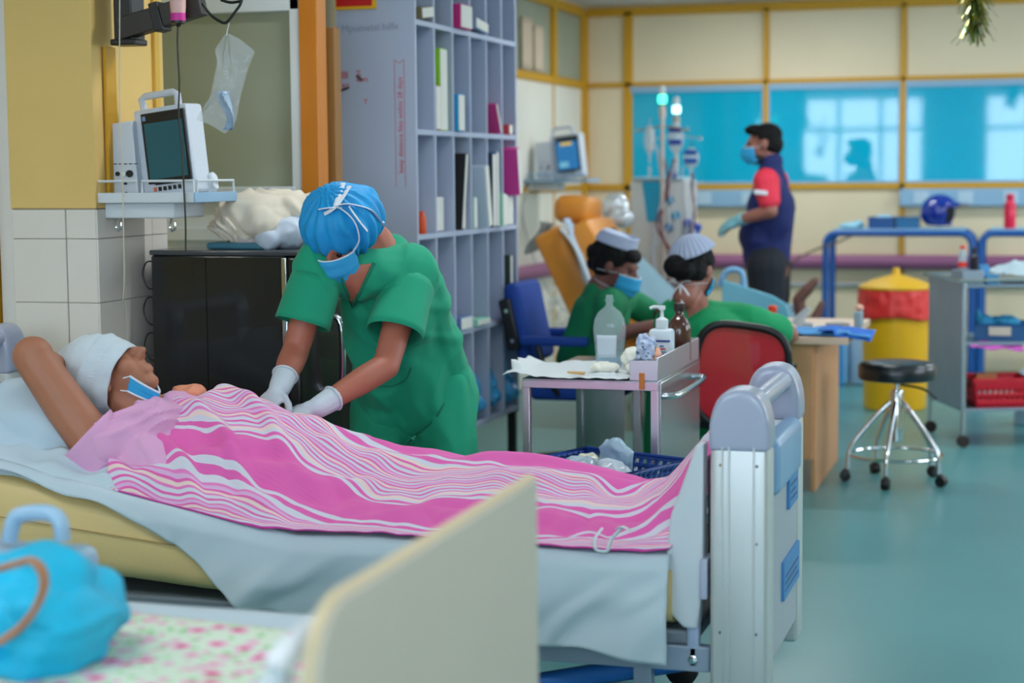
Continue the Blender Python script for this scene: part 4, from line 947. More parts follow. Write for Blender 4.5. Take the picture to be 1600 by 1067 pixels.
bb = thing('brown_bottle', 'tall brown glass bottle with dark cap behind the pump dispenser', 'bottle', (-1.365, 6.92, CZ+.007))
bottle_lathe(-1.365, 6.92, CZ+.007, [(.042, 0), (.046, .006), (.046, .13), (.04, .155), (.022, .178), (.017, .185), (.017, .2), (0, .2)], mat('brown_glass', (74, 40, 30), .12, coat=.4), 'bottle_wall', bb)
bottle_lathe(-1.365, 6.92, CZ+.007, [(.021, .2), (.022, .203), (.022, .228), (.018, .231), (0, .231)], mat('cap_dark', (50, 34, 32), .35), 'cap', bb)
t = MB(); t.ell((-1.392, 6.42, CZ+.075), (.034, .032, .065)); t.ell((-1.40, 6.43, CZ+.13), (.026, .02, .03)); t.ell((-1.375, 6.45, CZ+.12), (.02, .02, .03))
m_wrapr = mat('printed_wrapper', (196, 206, 226), .35, vs=46, hue2=(150, 170, 206), bump=.3, bs=30)
wp_ = tag(put('gauze_pack', remesh(t, .0045, 1, fold=wr(.009, 38, 38, 38, 3)), m_wrapr, angle=20), 'crumpled printed wrapper of gauze in the steel bin before the dispenser', 'wrapper')
random.seed(3)
for k in range(14):
    zz = CZ+.03+random.random()*.1; xx = -1.392+random.uniform(-.026, .026)
    t = MB(); t.box((xx-.004, 6.379, zz-.0016), (xx+.004, 6.384, zz+.0016), rot=Matrix.Rotation(.5, 3, 'Y')); t.build('printed_mark', mat('print_teal', (50, 96, 140), .5), wp_, smooth=False)
t = MB(); t.ell((-1.352, 6.44, CZ+.06), (.018, .025, .05)); tag(put('peach_packet', remesh(t, .004, 1, fold=wr(.005, 40, 40, 40, 6)), mat('peach_wrap', (232, 168, 140), .4)), 'small crumpled peach wrapper beside the printed gauze pack', 'wrapper')
# white paper drape with gauze and swabs
def paper(u, v):
    x = -1.90+u*.47; y = 6.26+v*.50
    n = noise.noise(V((x*9, y*9, 3)))+.5*noise.noise(V((x*24, y*24, 1)))
    fold = .018*max(0, math.sin(x*16+y*7))*(1-u)
    z = CZ+.007+.011*abs(n)+fold+max(0, .12-u)*.22*(1 if v > .35 else -.35)
    return V((x-.03*(1-u)*v+.02*n*(1-u), y, max(z, CZ+.003) if x > CX0-.005 else z))
t = MB(); t.grid(paper, 60, 50); tag(t.build('paper_drape', mat('drape_white', (214, 220, 222), .85), angle=30, thick=.0015), 'crumpled white paper drape spread over the trolley top', 'paper')
for k, (p, r_, lab_) in enumerate([((-1.47, 6.56, CZ+.052), (.045, .04, .042), 'rolled white gauze ball by the saline bottle'), ((-1.545, 6.42, CZ+.034), (.06, .035, .018), 'flat cream gauze pad on the paper drape'), ((-1.44, 6.44, CZ+.03), (.03, .03, .02), 'small folded gauze pad next to the steel bin')]):
    t = MB(); t.ell(p, r_); tag(put('gauze_pad', remesh(t, .0045, 2, fold=wr(.008, 26, 26, 26, k)), mat('gauze', (232, 230, 216), .9)), lab_, 'gauze', 'gauze on the trolley')
t = MB(); t.tube([(-1.665, 6.33, CZ+.022), (-1.60, 6.325, CZ+.020)], [.0045, .007], 8); tag(t.build('swab_stick', mat('swab_tan', (206, 168, 110), .6)), 'short tan wooden swab stick on the paper drape', 'swab')
t = MB(); t.lathe([(.012, 0), (.013, .002), (.013, .004), (0, .004)], (-1.49, 6.315, CZ+.016), 16, axis=(0, -1, .3)); tag(t.build('bottle_cap', m_white), 'round white bottle cap at the trolley front edge', 'cap')
t = MB(); t.tube([(-1.565, 6.32, CZ+.018), (-1.53, 6.32, CZ+.016), (-1.51, 6.32, CZ+.016)], .006, 8); t.tube([(-1.60, 6.33, CZ+.012), (-1.55, 6.33, CZ+.012)], .002, 6); tag(t.build('syringe', m_clear), 'clear syringe lying by the white cap on the trolley', 'syringe')
t = MB(); t.ell((-1.74, 6.42, .385), (.075, .08, .03)); t.ell((-1.70, 6.40, .40), (.06, .05, .025)); tag(put('green_packet', remesh(t, .006, 2, fold=wr(.01, 18, 18, 18, 5)), mat('lime_packet', (160, 196, 130), .5)), 'pale green packet on the lower trolley shelf', 'packet')

# blue basket of packets standing on a step stool beyond the bed
m_bask = mat('basket_blue', (8, 52, 128), .4)
bc = V((-1.44, 5.90, 0)); BR = Matrix.Rotation(R(-24), 3, 'Z')
ss = thing('step_stool', 'low steel step stool under the blue basket behind the bed', 'stool', (bc.x, bc.y, 0))
t = MB(); t.box(bc+V((-.17, -.17, .425)), bc+V((.17, .17, .44)), .004, rot=BR); t.build('top', m_steel, ss)
for a in (-.14, .14):
    for b_ in (-.14, .14):
        q = bc+BR @ V((a, b_, 0)); t = MB(); t.cyl(q, q+V((0, 0, .425)), .012); t.build('leg', m_steel, ss)
bk2 = thing('plastic_basket', 'dark blue perforated plastic basket heaped with clear packets', 'basket', (bc.x, bc.y, .441))
BW, BD, BH = .225, .21, .115
t = MB(); t.box(bc+V((-BW*.86, -BD*.86, .441)), bc+V((BW*.86, BD*.86, .447)), rot=BR); t.build('base', m_bask, bk2, smooth=False)
for (ax, sg) in ((0, -1), (0, 1), (1, -1), (1, 1)):
    t = MB(); L = BW if ax == 0 else BD; O = BD if ax == 0 else BW
    def wall(u, v, ax=ax, sg=sg, L=L, O=O):
        k = .86+.14*v; a = (u-.5)*2*L*k; o = sg*O*k
        return bc+BR @ V((a, o, .447+BH*v) if ax == 0 else (o, a, .447+BH*v))
    nu, nv = 26, 8
    g = [[t.bm.verts.new(wall(i/nu, j/nv)) for j in range(nv+1)] for i in range(nu+1)]
    for i in range(nu):
        for j in range(nv):
            if i % 2 == 1 and j in (2, 4, 6) and 0 < i < nu-1: continue
            t.bm.faces.new([g[i][j], g[i+1][j], g[i+1][j+1], g[i][j+1]])
    t.boxy = False; t.build('perforated_wall', m_bask, bk2, thick=.004)
rim = [bc+BR @ V((sx*BW*1.0, sy*BD*1.0, .447+BH)) for sx, sy in ((-1, -1), (1, -1), (1, 1), (-1, 1))]
t = MB(); t.tube(rim, .007, 8, closed=True); t.build('rim', m_bask, bk2)
for k, (dx, dy, dz, r_, rz, lab_) in enumerate([(-.09, .05, .10, (.08, .05, .03), .3, 'clear packet with small print at the left of the blue basket'), (.02, .07, .14, (.075, .03, .07), -.5, 'tall clear plastic packet standing up in the blue basket'), (.10, -.03, .105, (.08, .06, .035), .6, 'white clear packet at the right of the blue basket'), (.0, -.08, .07, (.09, .06, .03), .1, 'pale blue packet low in the blue basket'), (-.14, .12, .105, (.04, .05, .03), .2, 'cream packet at the far corner of the blue basket')]):
    t = MB(); t.ell(bc+BR @ V((dx, dy, .447+dz-.02)), r_, Matrix.Rotation(rz, 3, 'Y') @ Matrix.Rotation(rz, 3, 'Z'))
    tag(put('plastic_packet', remesh(t, .0055, 1, fold=wr(.011, 20, 20, 20, k+3)), mat('packet_%d' % k, [(190, 208, 222), (176, 204, 222), (206, 216, 226), (90, 160, 206), (220, 218, 196)][k], .25, alpha=(.75 if k < 3 else 1), spec=.8), angle=25), lab_, 'packet', 'packets in the blue basket')

# ---------------------------------------------------------------- office chairs
def star_base(parent, cx, cy, m=m_black, r_=.27):
    t = MB(); t.cyl((cx, cy, .09), (cx, cy, .40), .025); t.build('gas_column', m_black, parent)
    for k in range(5):
        a = 2*math.pi*k/5+.3; e = (cx+math.cos(a)*r_, cy+math.sin(a)*r_, .075)
        t = MB(); t.tube([(cx, cy, .11), e], [.026, .018], 8); f = t.build('base_arm', m, parent)
        t = MB(); t.lathe([(.012, -.02), (.03, -.018), (.03, .018), (.012, .02)], (e[0], e[1], .031), 12, axis=(-math.sin(a), math.cos(a), 0)); t.build('caster', m_black, f)
m_cb = mat('chair_blue', (12, 62, 150), .75, bump=.15, bs=120)
bcx, bcy = -2.24, 8.80
ch = thing('office_chair', 'blue upholstered office chair with padded arms under the nurse in profile', 'chair', (bcx, bcy, 0))
star_base(ch, bcx, bcy)
t = MB(); t.box((bcx-.22, bcy-.23, .41), (bcx+.24, bcy+.23, .49), .035, seg=3); t.build('seat', m_cb, ch, angle=40)
t = MB(); t.box((-2.56, bcy-.22, .58), (-2.47, bcy+.22, 1.0), .04, rot=Matrix.Rotation(R(-12), 3, 'Y'), seg=3); bkr = t.build('backrest', m_cb, ch, angle=40)
t = MB(); t.box((-2.585, bcy-.245, .66), (-2.52, bcy-.215, .92), .012, rot=Matrix.Rotation(R(-12), 3, 'Y')); t.build('back_shell', m_black, bkr)
for zz in (.71, .86):
    t = MB(); t.lathe([(.012, 0), (.01, .006), (0, .006)], (-2.55-(zz-.79)*.2, bcy-.246, zz), 10, axis=(0, -1, 0)); t.build('screw', m_chrome, bkr)
t = MB(); t.tube([(-2.5, bcy, .62), (-2.42, bcy, .44), (-2.3, bcy, .41)], .02, 8, sm=3); t.build('back_bracket', m_black, ch)
for sg in (-1, 1):
    yy = bcy+sg*.25
    t = MB(); t.box((-2.49, yy-.035, .69), (-2.14, yy+.035, .735), .016, seg=3); arm_ = t.build('armrest', m_cb, ch, angle=40)
    t = MB(); t.tube([(-2.40, yy, .69), (-2.36, yy, .55), (-2.3, yy-sg*.03, .44)], .016, 8, sm=3); t.build('arm_support', m_black, arm_)

m_mesh = mat('red_mesh', (210, 24, 50), .5, alpha=.9)
rcx, rcy = -1.36, 7.98
rc = thing('mesh_chair', 'office chair with red mesh back in a black frame', 'chair', (rcx, rcy, 0))
star_base(rc, rcx, rcy+.05)
t = MB(); t.box((rcx-.23, rcy-.15, .40), (rcx+.23, rcy+.28, .47), .03, seg=3); t.build('seat', m_black, rc, angle=40)
def rb(a, hw=.205, hh=.23):
    c, s_ = math.cos(a), math.sin(a); return V((math.copysign(abs(c)**.55, c)*hw*(1-.08*(s_ < 0)*abs(s_)), math.copysign(abs(s_)**.55, s_)*hh))
TL = Matrix.Rotation(R(7), 3, 'Y')
def rpt(q, d=0):
    k = TL @ V((q[0], 0, q[1])); return V((-1.262+k.x, 7.79+.35*(k.x**2)*-1+d-.12*k.z, .645+k.z))
t = MB(); t.tube([rpt(rb(2*math.pi*k/48)) for k in range(48)], .017, 10, closed=True); bf = t.build('back_frame', m_black, rc)
t = MB(); t.grid(lambda u, v: rpt(rb(2*math.pi*u)*v*.97, .006), 48, 10, closed_u=True); t.build('mesh_back', m_mesh, bf)
t = MB(); t.tube([(-1.30, 7.80, .46), (-1.31, 7.74, .40), (-1.34, 7.86, .38), (-1.35, 7.98, .39)], .022, 8, sm=4); t.build('back_bracket', m_black, rc)
for sg in (-1, 1):
    xx = rcx+sg*.28
    t = MB(); t.tube([(xx, rcy-.10, .67), (xx, rcy+.10, .675), (xx, rcy+.16, .66)], .02, 8, sm=3, flat=.5); ao = t.build('armrest', m_black, rc)
    t = MB(); t.tube([(xx, rcy+.0, .66), (xx-sg*.01, rcy+.03, .52), (xx-sg*.06, rcy+.06, .43)], .015, 8, sm=3); t.build('arm_support', m_black, ao)

# ---------------------------------------------------------------- desk
m_oak = mat('desk_laminate', (216, 158, 112), .5, var=.05, vs=5, stretch=(1, 4, .4))
m_top = mat('desk_top', (222, 192, 168), .4, var=.02)
dk = thing('writing_desk', 'pale wood desk shared by the two nurses', 'desk', (-1.38, 8.95, 0))
DX0, DX1, DY0_, DY1_, DZ = -1.86, -.875, 8.56, 9.68, .755
t = MB(); t.box((DX0, DY0_, DZ-.035), (DX1, DY1_, DZ), .004); t.build('desk_top', m_top, dk)
t = MB(); t.box((-1.30, DY0_+.03, .16), (-1.045, DY0_+.055, DZ-.035), .002); t.build('front_panel', m_oak, dk)
for x in (DX0+.05, -1.30, -1.055):
    t = MB(); t.box((x, DY0_+.055, 0), (x+.022, DY1_-.05, DZ-.035), .002); t.build('side_panel', m_oak, dk)
t = MB(); t.lathe([(.008, 0), (.008, .012), (0, .012)], (-1.19, DY0_+.03, .64), 10, axis=(0, -1, 0)); t.build('knob', m_black, dk)
# nurses
def seated(lab_, loc): return thing('person', lab_, 'person', loc)
n1 = seated('nurse in dark green scrubs seated in profile, writing, with blue mask and white cap', (-2.2, 8.8, .5))
NH = V((-2.054,8.800,1.074)); NB = basis((.86, -.18, -.42), (.42, -.05, .88))
nk = V((-2.130,8.800,0.957)); hp = V((-2.20, 8.8, .575)); ch_ = V((-2.13, 8.8, .82))
sn = V((-2.06, 8.63, .895)); sf = V((-2.06, 8.97, .895)); en = V((-2.075,8.620,0.730)); ef = V((-1.90, 9.05, .80)); wn_ = V((-1.847,8.720,0.786)); wf = V((-1.862,8.950,0.832))
t = MB(); head(t, NH, NB, 1.08); t.cap(NH+NB @ V((0, -.035, -.08)), .052, nk, .055); t.cap(nk, .06, ch_, .11); t.cap(ch_, .12, hp, .13); t.cap(sn, .055, sf, .055)
t.chain([(sn, .055), (en, .046), (wn_, .030)]); t.chain([(sf, .055), (ef, .044), (wf, .028)])
hand(t, wn_, (.95, .2, -.12), (.1, -.3, .9), .9, .7, 1); hand(t, wf, (.9, -.25, -.1), (.1, .2, 1), .9, .45, -1)
for yy in (8.70, 8.90):
    t.chain([((-2.18, yy, .555), .075), ((-1.80, yy, .53), .055), ((-1.83, yy, .12), .04)]); t.cap((-1.83, yy, .06), .04, (-1.68, yy, .04), .032)
put('body', remesh(t, .0085, 5), m_skinn, n1); eyes(NH, NB, 1.08, n1)
t = MB(); t.cap(nk+V((-.03, 0, -.03)), .075, ch_, .135); t.cap(ch_, .145, hp, .16); t.cap(sn, .078, sf, .078); t.cap(sn, .075, sn+(en-sn)*.8, .078); t.cap(sf, .075, sf+(ef-sf)*.7, .075); t.cap(ch_+V((-.05, 0, .02)), .11, hp+V((-.03, 0, .02)), .14)
put('tunic', remesh(t, .011, 6, fold=wr(.009, 8, 8, 6, 8)), m_scrubn, n1)
t = MB()
for yy in (8.70, 8.90): t.chain([((-2.18, yy, .56), .10), ((-1.80, yy, .54), .078), ((-1.83, yy, .16), .07)])
put('trousers', remesh(t, .012, 5, fold=wr(.008, 8, 8, 6, 2)), m_scrubn, n1)
for yy in (8.70, 8.90):
    t = MB(); t.cap((-1.86, yy, .052), .046, (-1.68, yy, .042), .036); put('shoe', remesh(t, .01, 2), m_black, n1)
def hairdo(c, B, s, parent, bun, n=0):
    c = V(c); t = MB(); t.ell(c+B @ (V((0, -.025, .045))*s), (.084*s, .098*s, .088*s), B); t.ell(c+B @ (V((0, -.05, -.01))*s), (.079*s, .075*s, .075*s), B); t.ell(c+B @ (V((0, .045, .075))*s), (.06*s, .045*s, .035*s), B)
    for (p, r_) in bun: t.ell(c+B @ (V(p)*s), (r_*s,)*3, B)
    put('hair', remesh(t, .007, 2, fold=wr(.004, 40, 40, 40, n)), m_hair, parent)
hairdo(NH, NB, 1.1, n1, [((0, -.125, .01), .045), ((.01, -.105, -.035), .036), ((0, -.11, .045), .04)])
mask(NH, NB, 1.1, n1, push=.012, bot=-.125)
def strap(pts, parent, r_=.005): t = MB(); t.tube(pts, r_, 6, sm=4, flat=.4); t.build('mask_tie', m_strap, parent)
L_ = lambda c, B, p: V(c)+B @ V(p)
strap([L_(NH, NB, p) for p in ((.072, .045, -.012), (.084, -.01, -.03), (.07, -.07, -.045), (.0, -.10, -.06))], n1)
strap([L_(NH, NB, p) for p in ((.06, .06, -.095), (.066, .0, -.10), (.05, -.06, -.10), (.0, -.085, -.10))], n1)
def capband(c, B, s, tilt, h, half=R(118), r0=.094, tall=.045, back=0):
    def f(u, v):
        a = (u-.5)*2*half; z = h+tall*v*(1-.25*(abs(u-.5)*2)**2)+tilt*math.cos(a)
        r_ = r0*(1-.10*v)
        return V(c)+B @ (V((math.sin(a)*r_*.92, math.cos(a)*(r_+.01)-.03+back, z))*s)
    return f
t = MB(); t.grid(capband(NH, NB, 1.1, .012, .085, R(170), .09, .06, -.02), 44, 6, closed_u=False); nc = t.build('nurse_cap', m_cap, n1, thick=.004)
t = MB(); t.ell(L_(NH, NB, (0, -.055, .142)), (.086, .094, .014), NB); t.build('cap_crown', m_cap, nc)
t = MB(); t.tube([L_(NH, NB, (.06, .02, .06)), L_(NH, NB, (.072, .02, .10))], .002, 5); t.build('hair_pin', m_chrome, nc)
t = MB(); a0 = wn_+V((.08, .02, .0)); t.tube([a0+V((.03, 0, -.03)), a0+V((-.05, .02, .06))], .005, 8); tag(t.build('pen', mat('pen_pale', (186, 206, 226), .3)), 'pale pen held upright in the writing nurse hand', 'pen')

n2 = seated('nurse in bright green scrubs seen from behind on the red mesh chair', (-1.45, 8.15, .47))
QH = V((-1.552,8.250,1.082)); QB = basis((.28, .80, -.42), (.10, .45, .88))
nk = V((-1.559,8.220,0.953)); hp = V((-1.42, 8.08, .53)); ch_ = V((-1.46, 8.16, .78))
sl2 = V((-1.63, 8.20, .885)); sr2 = V((-1.310,8.220,0.861)); er2 = V((-1.139,8.420,0.777)); el2 = V((-1.72, 8.42, .80)); wl2 = V((-1.62, 8.62, .79)); wr2 = V((-1.28, 8.72, .79))
t = MB(); head(t, QH, QB, 1.05); t.cap(QH+QB @ V((0, -.035, -.08)), .052, nk, .056); t.cap(nk, .06, ch_, .12); t.cap(ch_, .125, hp, .14); t.cap(sl2, .055, sr2, .055)
t.chain([(sl2, .055), (el2, .046), (wl2, .03)]); t.chain([(sr2, .056), (er2, .050), (wr2, .032)]); hand(t, wl2, (.6, .7, -.05), (0, 0, 1), .9, .4, 1); hand(t, wr2, (-.7, .6, -.05), (0, 0, 1), .9, .4, -1)
for xx in (-1.53, -1.33):
    t.chain([((xx, 8.10, .535), .075), ((xx-.02, 8.46, .52), .055), ((xx-.02, 8.42, .12), .04)]); t.cap((xx-.02, 8.43, .06), .04, (xx-.02, 8.56, .04), .032)
put('body', remesh(t, .0085, 5), mat('skin_nurse_pale', (156, 100, 84), .5, var=.04, vs=8), n2); eyes(QH, QB, .98, n2)
t = MB(); t.cap(nk+V((0, 0, -.05)), .075, ch_, .14); t.cap(ch_, .15, hp, .165); t.cap(sl2, .08, sr2, .08); t.cap(sl2, .078, sl2+(el2-sl2)*.7, .078); t.cap(sr2, .080, sr2+(er2-sr2)*.74, .076); t.cap(ch_+V((.06, -.02, .0)), .12, hp+V((.04, 0, .05)), .13)
put('tunic', remesh(t, .011, 6, fold=wr(.009, 7, 7, 6, 18)), m_scrubn2, n2)
t = MB()
for xx in (-1.53, -1.33): t.chain([((xx, 8.10, .545), .10), ((xx-.02, 8.46, .53), .08), ((xx-.02, 8.42, .15), .07)])
t.ell((-1.52, 8.22, .42), (.14, .16, .10)); put('trousers', remesh(t, .012, 5, fold=wr(.008, 8, 8, 6, 2)), m_scrubn2, n2)
for xx in (-1.55, -1.35):
    t = MB(); t.cap((xx, 8.41, .052), .046, (xx, 8.57, .042), .036); put('shoe', remesh(t, .01, 2), m_black, n2)
hairdo(QH, QB, 1.08, n2, [((-.025, -.125, -.03), .052), ((.022, -.115, -.045), .040), ((-.05, -.10, -.01), .04)], 4)
mask(QH, QB, .98, n2)
t = MB()
def pleat(u, v):
    a = 2*math.pi*u; th = R(4)+R(70)*v*(1+.10*math.cos(a)); k = 1+.03*math.sin(a*26)*v
    ax = V((-.14, -.62, .78)).normalized(); Fm = frame_of(ax, V((1, 0, 0))); d = Fm @ V((math.sin(th)*math.cos(a), math.sin(th)*math.sin(a), math.cos(th)))
    return V(QH)+QB @ V((d.x*.112*k, -.028+d.y*.130*k, .048+d.z*.118*k))
t.grid(pleat, 104, 12, closed_u=True); t.build('nurse_cap', m_cap, n2, thick=.003)
strap([L_(QH, QB, p) for p in ((-.075, .02, -.05), (-.07, -.05, -.085), (-.02, -.085, -.105), (.04, -.08, -.10), (.075, .0, -.06))], n2)
kn = L_(QH, QB, (-.005, -.10, -.108))
for p in ((-.06, -.012, .01), (.05, -.012, .015), (-.045, -.02, -.075), (.018, -.025, -.10), (.045, -.02, -.05)):
    strap([kn, kn+V(p)*.5+V((0, -.012, .008)), kn+V(p)], n2, .006)
# on the desk
m_cloth = mat('blue_drape', (70, 150, 214), .8, var=.05, vs=8)
def dcl(u, v):
    x = -1.20+u*.42; y = 8.60+v*.36-.02*u; n = noise.noise(V((x*10, y*10, 2)))
    z = DZ+.008+.014*abs(n)+.012*max(0, math.sin(x*22+y*9))
    if x > DX1: z = DZ+.012+.012*abs(n)-(x-DX1)*.12
    return V((x, y, z))
t = MB(); t.grid(dcl, 40, 34); tag(t.build('blue_drape', m_cloth, angle=180, thick=.006), 'folded light blue surgical drape lying on the desk corner', 'drape')
def dcl2(u, v):
    x = -1.02+u*.25; y = 8.57+v*.2; n = noise.noise(V((x*14, y*14, 9)))
    return V((x, y, DZ+.03+.01*abs(n)+.012*math.sin(u*3)-.02*u-(.03*(1-v) if u > .3 else 0)))
t = MB(); t.grid(dcl2, 24, 20); tag(t.build('blue_napkin', mat('blue_drape_deep', (24, 104, 200), .75), angle=180, thick=.006), 'deeper blue folded drape on top of the light blue one', 'drape')
st_ = thing('rubber_stamp', 'red handled rubber stamp standing on its dark ink pad', 'stamp', (-1.20, 9.0, DZ))
sx_, sy_, sz_ = (-1.291,8.950,0.802)
t = MB(); t.lathe([(.024, .02), (.026, .03), (.018, .055), (.017, .075), (.022, .095), (.024, .11), (.018, .12), (0, .122)], (sx_, sy_, DZ), 18); t.build('stamp_handle', mat('stamp_red', (226, 66, 26), .35), st_)
t = MB(); t.box((sx_-.05, sy_-.035, DZ+.001), (sx_+.07, sy_+.035, DZ+.02), .006); t.build('ink_pad', mat('ink_pad', (34, 34, 44), .5), st_)
t = MB(); t.lathe([(.06, 0), (.062, .01), (.03, .016), (0, .016)], (-1.0, 9.25, DZ+.001), 20, sy=.6); pl = t.build('dish_base', mat('dish_grey', (150, 150, 150), .4))
tag(pl, 'low grey dish on the desk behind the blue drape', 'dish')
t = MB(); t.box((-1.30, 9.15, DZ+.001), (-1.24, 9.21, DZ+.013), .003); tag(t.build('sticky_pad', mat('lime_pad', (186, 226, 60), .6)), 'small lime green note pad beside the red stamp', 'note pad')
t = MB(); q = (-1.557,9.050,0.888); t.box((q[0]-.16, 9.02, DZ), (q[0]+.13, 9.15, DZ+.10), .03, seg=3); tag(t.build('purple_case', mat('plum_vinyl', (108, 40, 72), .45)), 'dark plum box on the desk beyond the nurse', 'box')
t = MB(); q = (-1.158,9.100,0.905); t.tube([(q[0]-.03, 9.1, DZ+.01), (q[0]-.01, 9.1, DZ+.05), (q[0]+.03, 9.1, DZ+.10)], [.035, .012], 8); t.tube([(q[0]-.03, 9.1, DZ+.015), (q[0]+.05, 9.1, DZ+.008)], .014, 8); tag(t.build('paper_fan', mat('grey_paper', (176, 186, 190), .7)), 'grey folded paper stand on the desk beside the dish', 'paper')

# ---------------------------------------------------------------- second patient monitor by the corner
mon2 = clone(mo, (-3.29, 12.40, 1.50), 'white patient monitor with bright blue screen on the far left wall')
t = MB(); c2 = mc-V((-3.0, 5.76, 1.474))+V((-3.29, 12.40, 1.50)); ORG[mon2.name] = V((-3.29, 12.40, 1.50))
rbox((-.066, -.053, -.085), (.098, -.0505, .112), mat('lit_screen', (24, 110, 170), .2, emit=.7), 'screen_image', mon2, c2, RM, .001)
rbox((-.03, -.055, .085), (.06, -.0535, .105), mat('lit_yellow', (230, 190, 60), .3, emit=.6), 'screen_banner', mon2, c2, RM, .001)
rbox((-.05, -.055, -.07), (.02, -.0535, -.03), mat('lit_text', (120, 190, 214), .3, emit=.5), 'screen_banner', mon2, c2, RM, .001)
s2 = thing('monitor_shelf', 'pale wall shelf with rail carrying the far monitor', 'wall shelf', (-3.35, 12.35, 1.44))
t = MB(); t.box((-3.52, 12.2, 1.475), (-3.06, 12.6, 1.497), .004); t.build('shelf_plate', m_service, s2)
t = MB(); t.box((-3.54, 12.28, 1.42), (-3.3, 12.5, 1.475), .006); t.build('bracket', m_white, s2)
t = MB(); t.tube([(-3.5, 12.205, 1.497), (-3.5, 12.205, 1.53), (-3.07, 12.205, 1.53), (-3.07, 12.205, 1.497)], .006, 6); t.build('wire_rail', m_service, s2)
t = MB(); t.tube([(-3.45, 12.15, 1.46), (-3.508,12.100,1.277), (-3.460,12.300,0.885), (-3.374,12.500,0.620), (-3.224,12.600,0.475)], .005, 6, sm=6); tag(t.build('monitor_lead', mat('lead_grey', (190, 194, 190), .5)), 'thin pale monitor lead hanging from the far shelf', 'cable')

# ---------------------------------------------------------------- orange recliner with a donor under a pale sheet
m_or = mat('recliner_orange', (226, 146, 52), .38, var=.04, vs=4)
rl = thing('recliner_chair', 'orange vinyl reclining treatment chair with separate head cushion', 'recliner', (-2.2, 10.6, 0))
LR = Matrix.Rotation(R(-33), 3, 'Y')
t = MB(); t.box((-2.55, 10.30, .52), (-2.36, 10.92, 1.30), .05, rot=LR, seg=3); t.build('backrest', m_or, rl, angle=45)
t = MB(); t.box((-2.84, 10.46, 1.235), (-2.60, 10.80, 1.405), .06, rot=Matrix.Rotation(R(6), 3, 'Y'), seg=4); t.build('head_cushion', m_or, rl, angle=45)
t = MB(); t.box((-2.45, 10.32, .42), (-1.85, 10.88, .54), .04, seg=3); t.build('seat', m_or, rl, angle=45)
t = MB(); t.box((-1.84, 10.34, .43), (-1.22, 10.86, .53), .04, seg=3); t.build('leg_rest', m_or, rl, angle=45)
for y in (10.22, 10.90):
    t = MB(); t.box((-2.75, y, .50), (-2.56, y+.09, 1.24), .035, rot=Matrix.Rotation(R(-26), 3, 'Y'), seg=3); t.build('side_wing', m_or, rl, angle=45)
    t = MB(); t.box((-2.40, y, .62), (-1.85, y+.09, .70), .03, seg=3); t.build('armrest', m_or, rl, angle=45)
t = MB(); t.box((-2.35, 10.38, .10), (-1.45, 10.82, .42), .02); t.build('base', mat('recliner_base', (206, 204, 196), .5), rl)
for x in (-2.3, -1.5):
    for y in (10.42, 10.78): caster(rl, x, y, .05)
t = MB(); t.tube([(-2.72, 10.19, 1.22), (-2.62, 10.17, 1.10), (-2.50, 10.17, .80), (-2.44, 10.17, .6)], .012, 8, sm=3); t.build('side_trim', mat('trim_white', (206, 214, 220), .5), rl)
def tw(u, v): return V((-2.86+.10*u-.09*v+.02*math.sin(v*6+u*4), 10.25+.012*math.sin(u*9), 1.26-.02*u-.20*v*(1-.35*u)))
t = MB(); t.grid(tw, 10, 12); tag(t.build('hung_cloth', mat('grey_cloth', (150, 154, 152), .8), thick=.006), 'grey cloth strap hanging off the back of the orange recliner', 'cloth')
def tw2(u, v): return V((-2.70+.24*v+.015*math.sin(u*7), 10.18+.02*math.sin(v*9)+.12*u, 1.245-.62*v+.03*(1-v)))
t = MB(); t.grid(tw2, 10, 20); tag(t.build('towel', mat('pale_towel', (176, 196, 214), .85), thick=.006), 'pale blue towel edging the wing of the orange recliner', 'towel')
dn = thing('person', 'person reclining beyond the desk, one bare foot showing past a pale sheet', 'person', (-2.0, 10.6, .55))
GH = V((-2.50, 10.60, 1.09)); GB = basis((.75, .1, .6), (-.6, 0, .8))
t = MB(); head(t, GH, GB, .95); t.cap(GH+GB @ V((0, -.03, -.08)), .055, (-2.42, 10.6, .93), .07); t.cap((-2.40, 10.6, .88), .12, (-2.18, 10.6, .66), .125)
for y in (10.52, 10.68):
    t.chain([((-2.15, y, .645), .08), ((-1.70, y, .66), .06), ((-1.33, y, .62), .042)])
t.chain([((-1.33, 10.52, .615), .042), ((-1.365,10.500,0.794), .036), ((-1.310,10.500,0.855), .034), ((-1.262,10.500,0.908), .022)]); t.chain([((-1.33, 10.68, .60), .04), ((-1.28, 10.69, .68), .034), ((-1.25, 10.7, .76), .02)])
for y in (10.40, 10.80): t.chain([((-2.42, y, .86), .055), ((-2.25, y-.02, .73), .045), ((-2.0, y, .72), .03)])
put('body', remesh(t, .01, 5), mat('skin_donor', (104, 66, 58), .5), dn)
hairdo(GH, GB, .95, dn, [], 2)
def dsh(u, v):
    x = -2.36+u*.98; y = 10.28+v*.66; g = math.exp(-((y-10.6)/.22)**2)
    z = .57+(.25 if x < -1.95 else .19)*g+max(0, -2.1-x)*.95+.015*noise.noise(V((x*9, y*9, 2)))
    if v < .12: z -= (.12-v)*1.6
    return V((x, y, z))
t = MB(); t.grid(dsh, 40, 30); tag(t.build('cover_sheet', mat('pale_teal_sheet', (128, 160, 172), .8), angle=180, thick=.008), 'pale teal sheet covering the person on the orange recliner', 'sheet')
cp = thing('bed_rail_panel', 'translucent pale blue side panel beyond the desk', 'side panel', (-1.55, 9.95, 0))
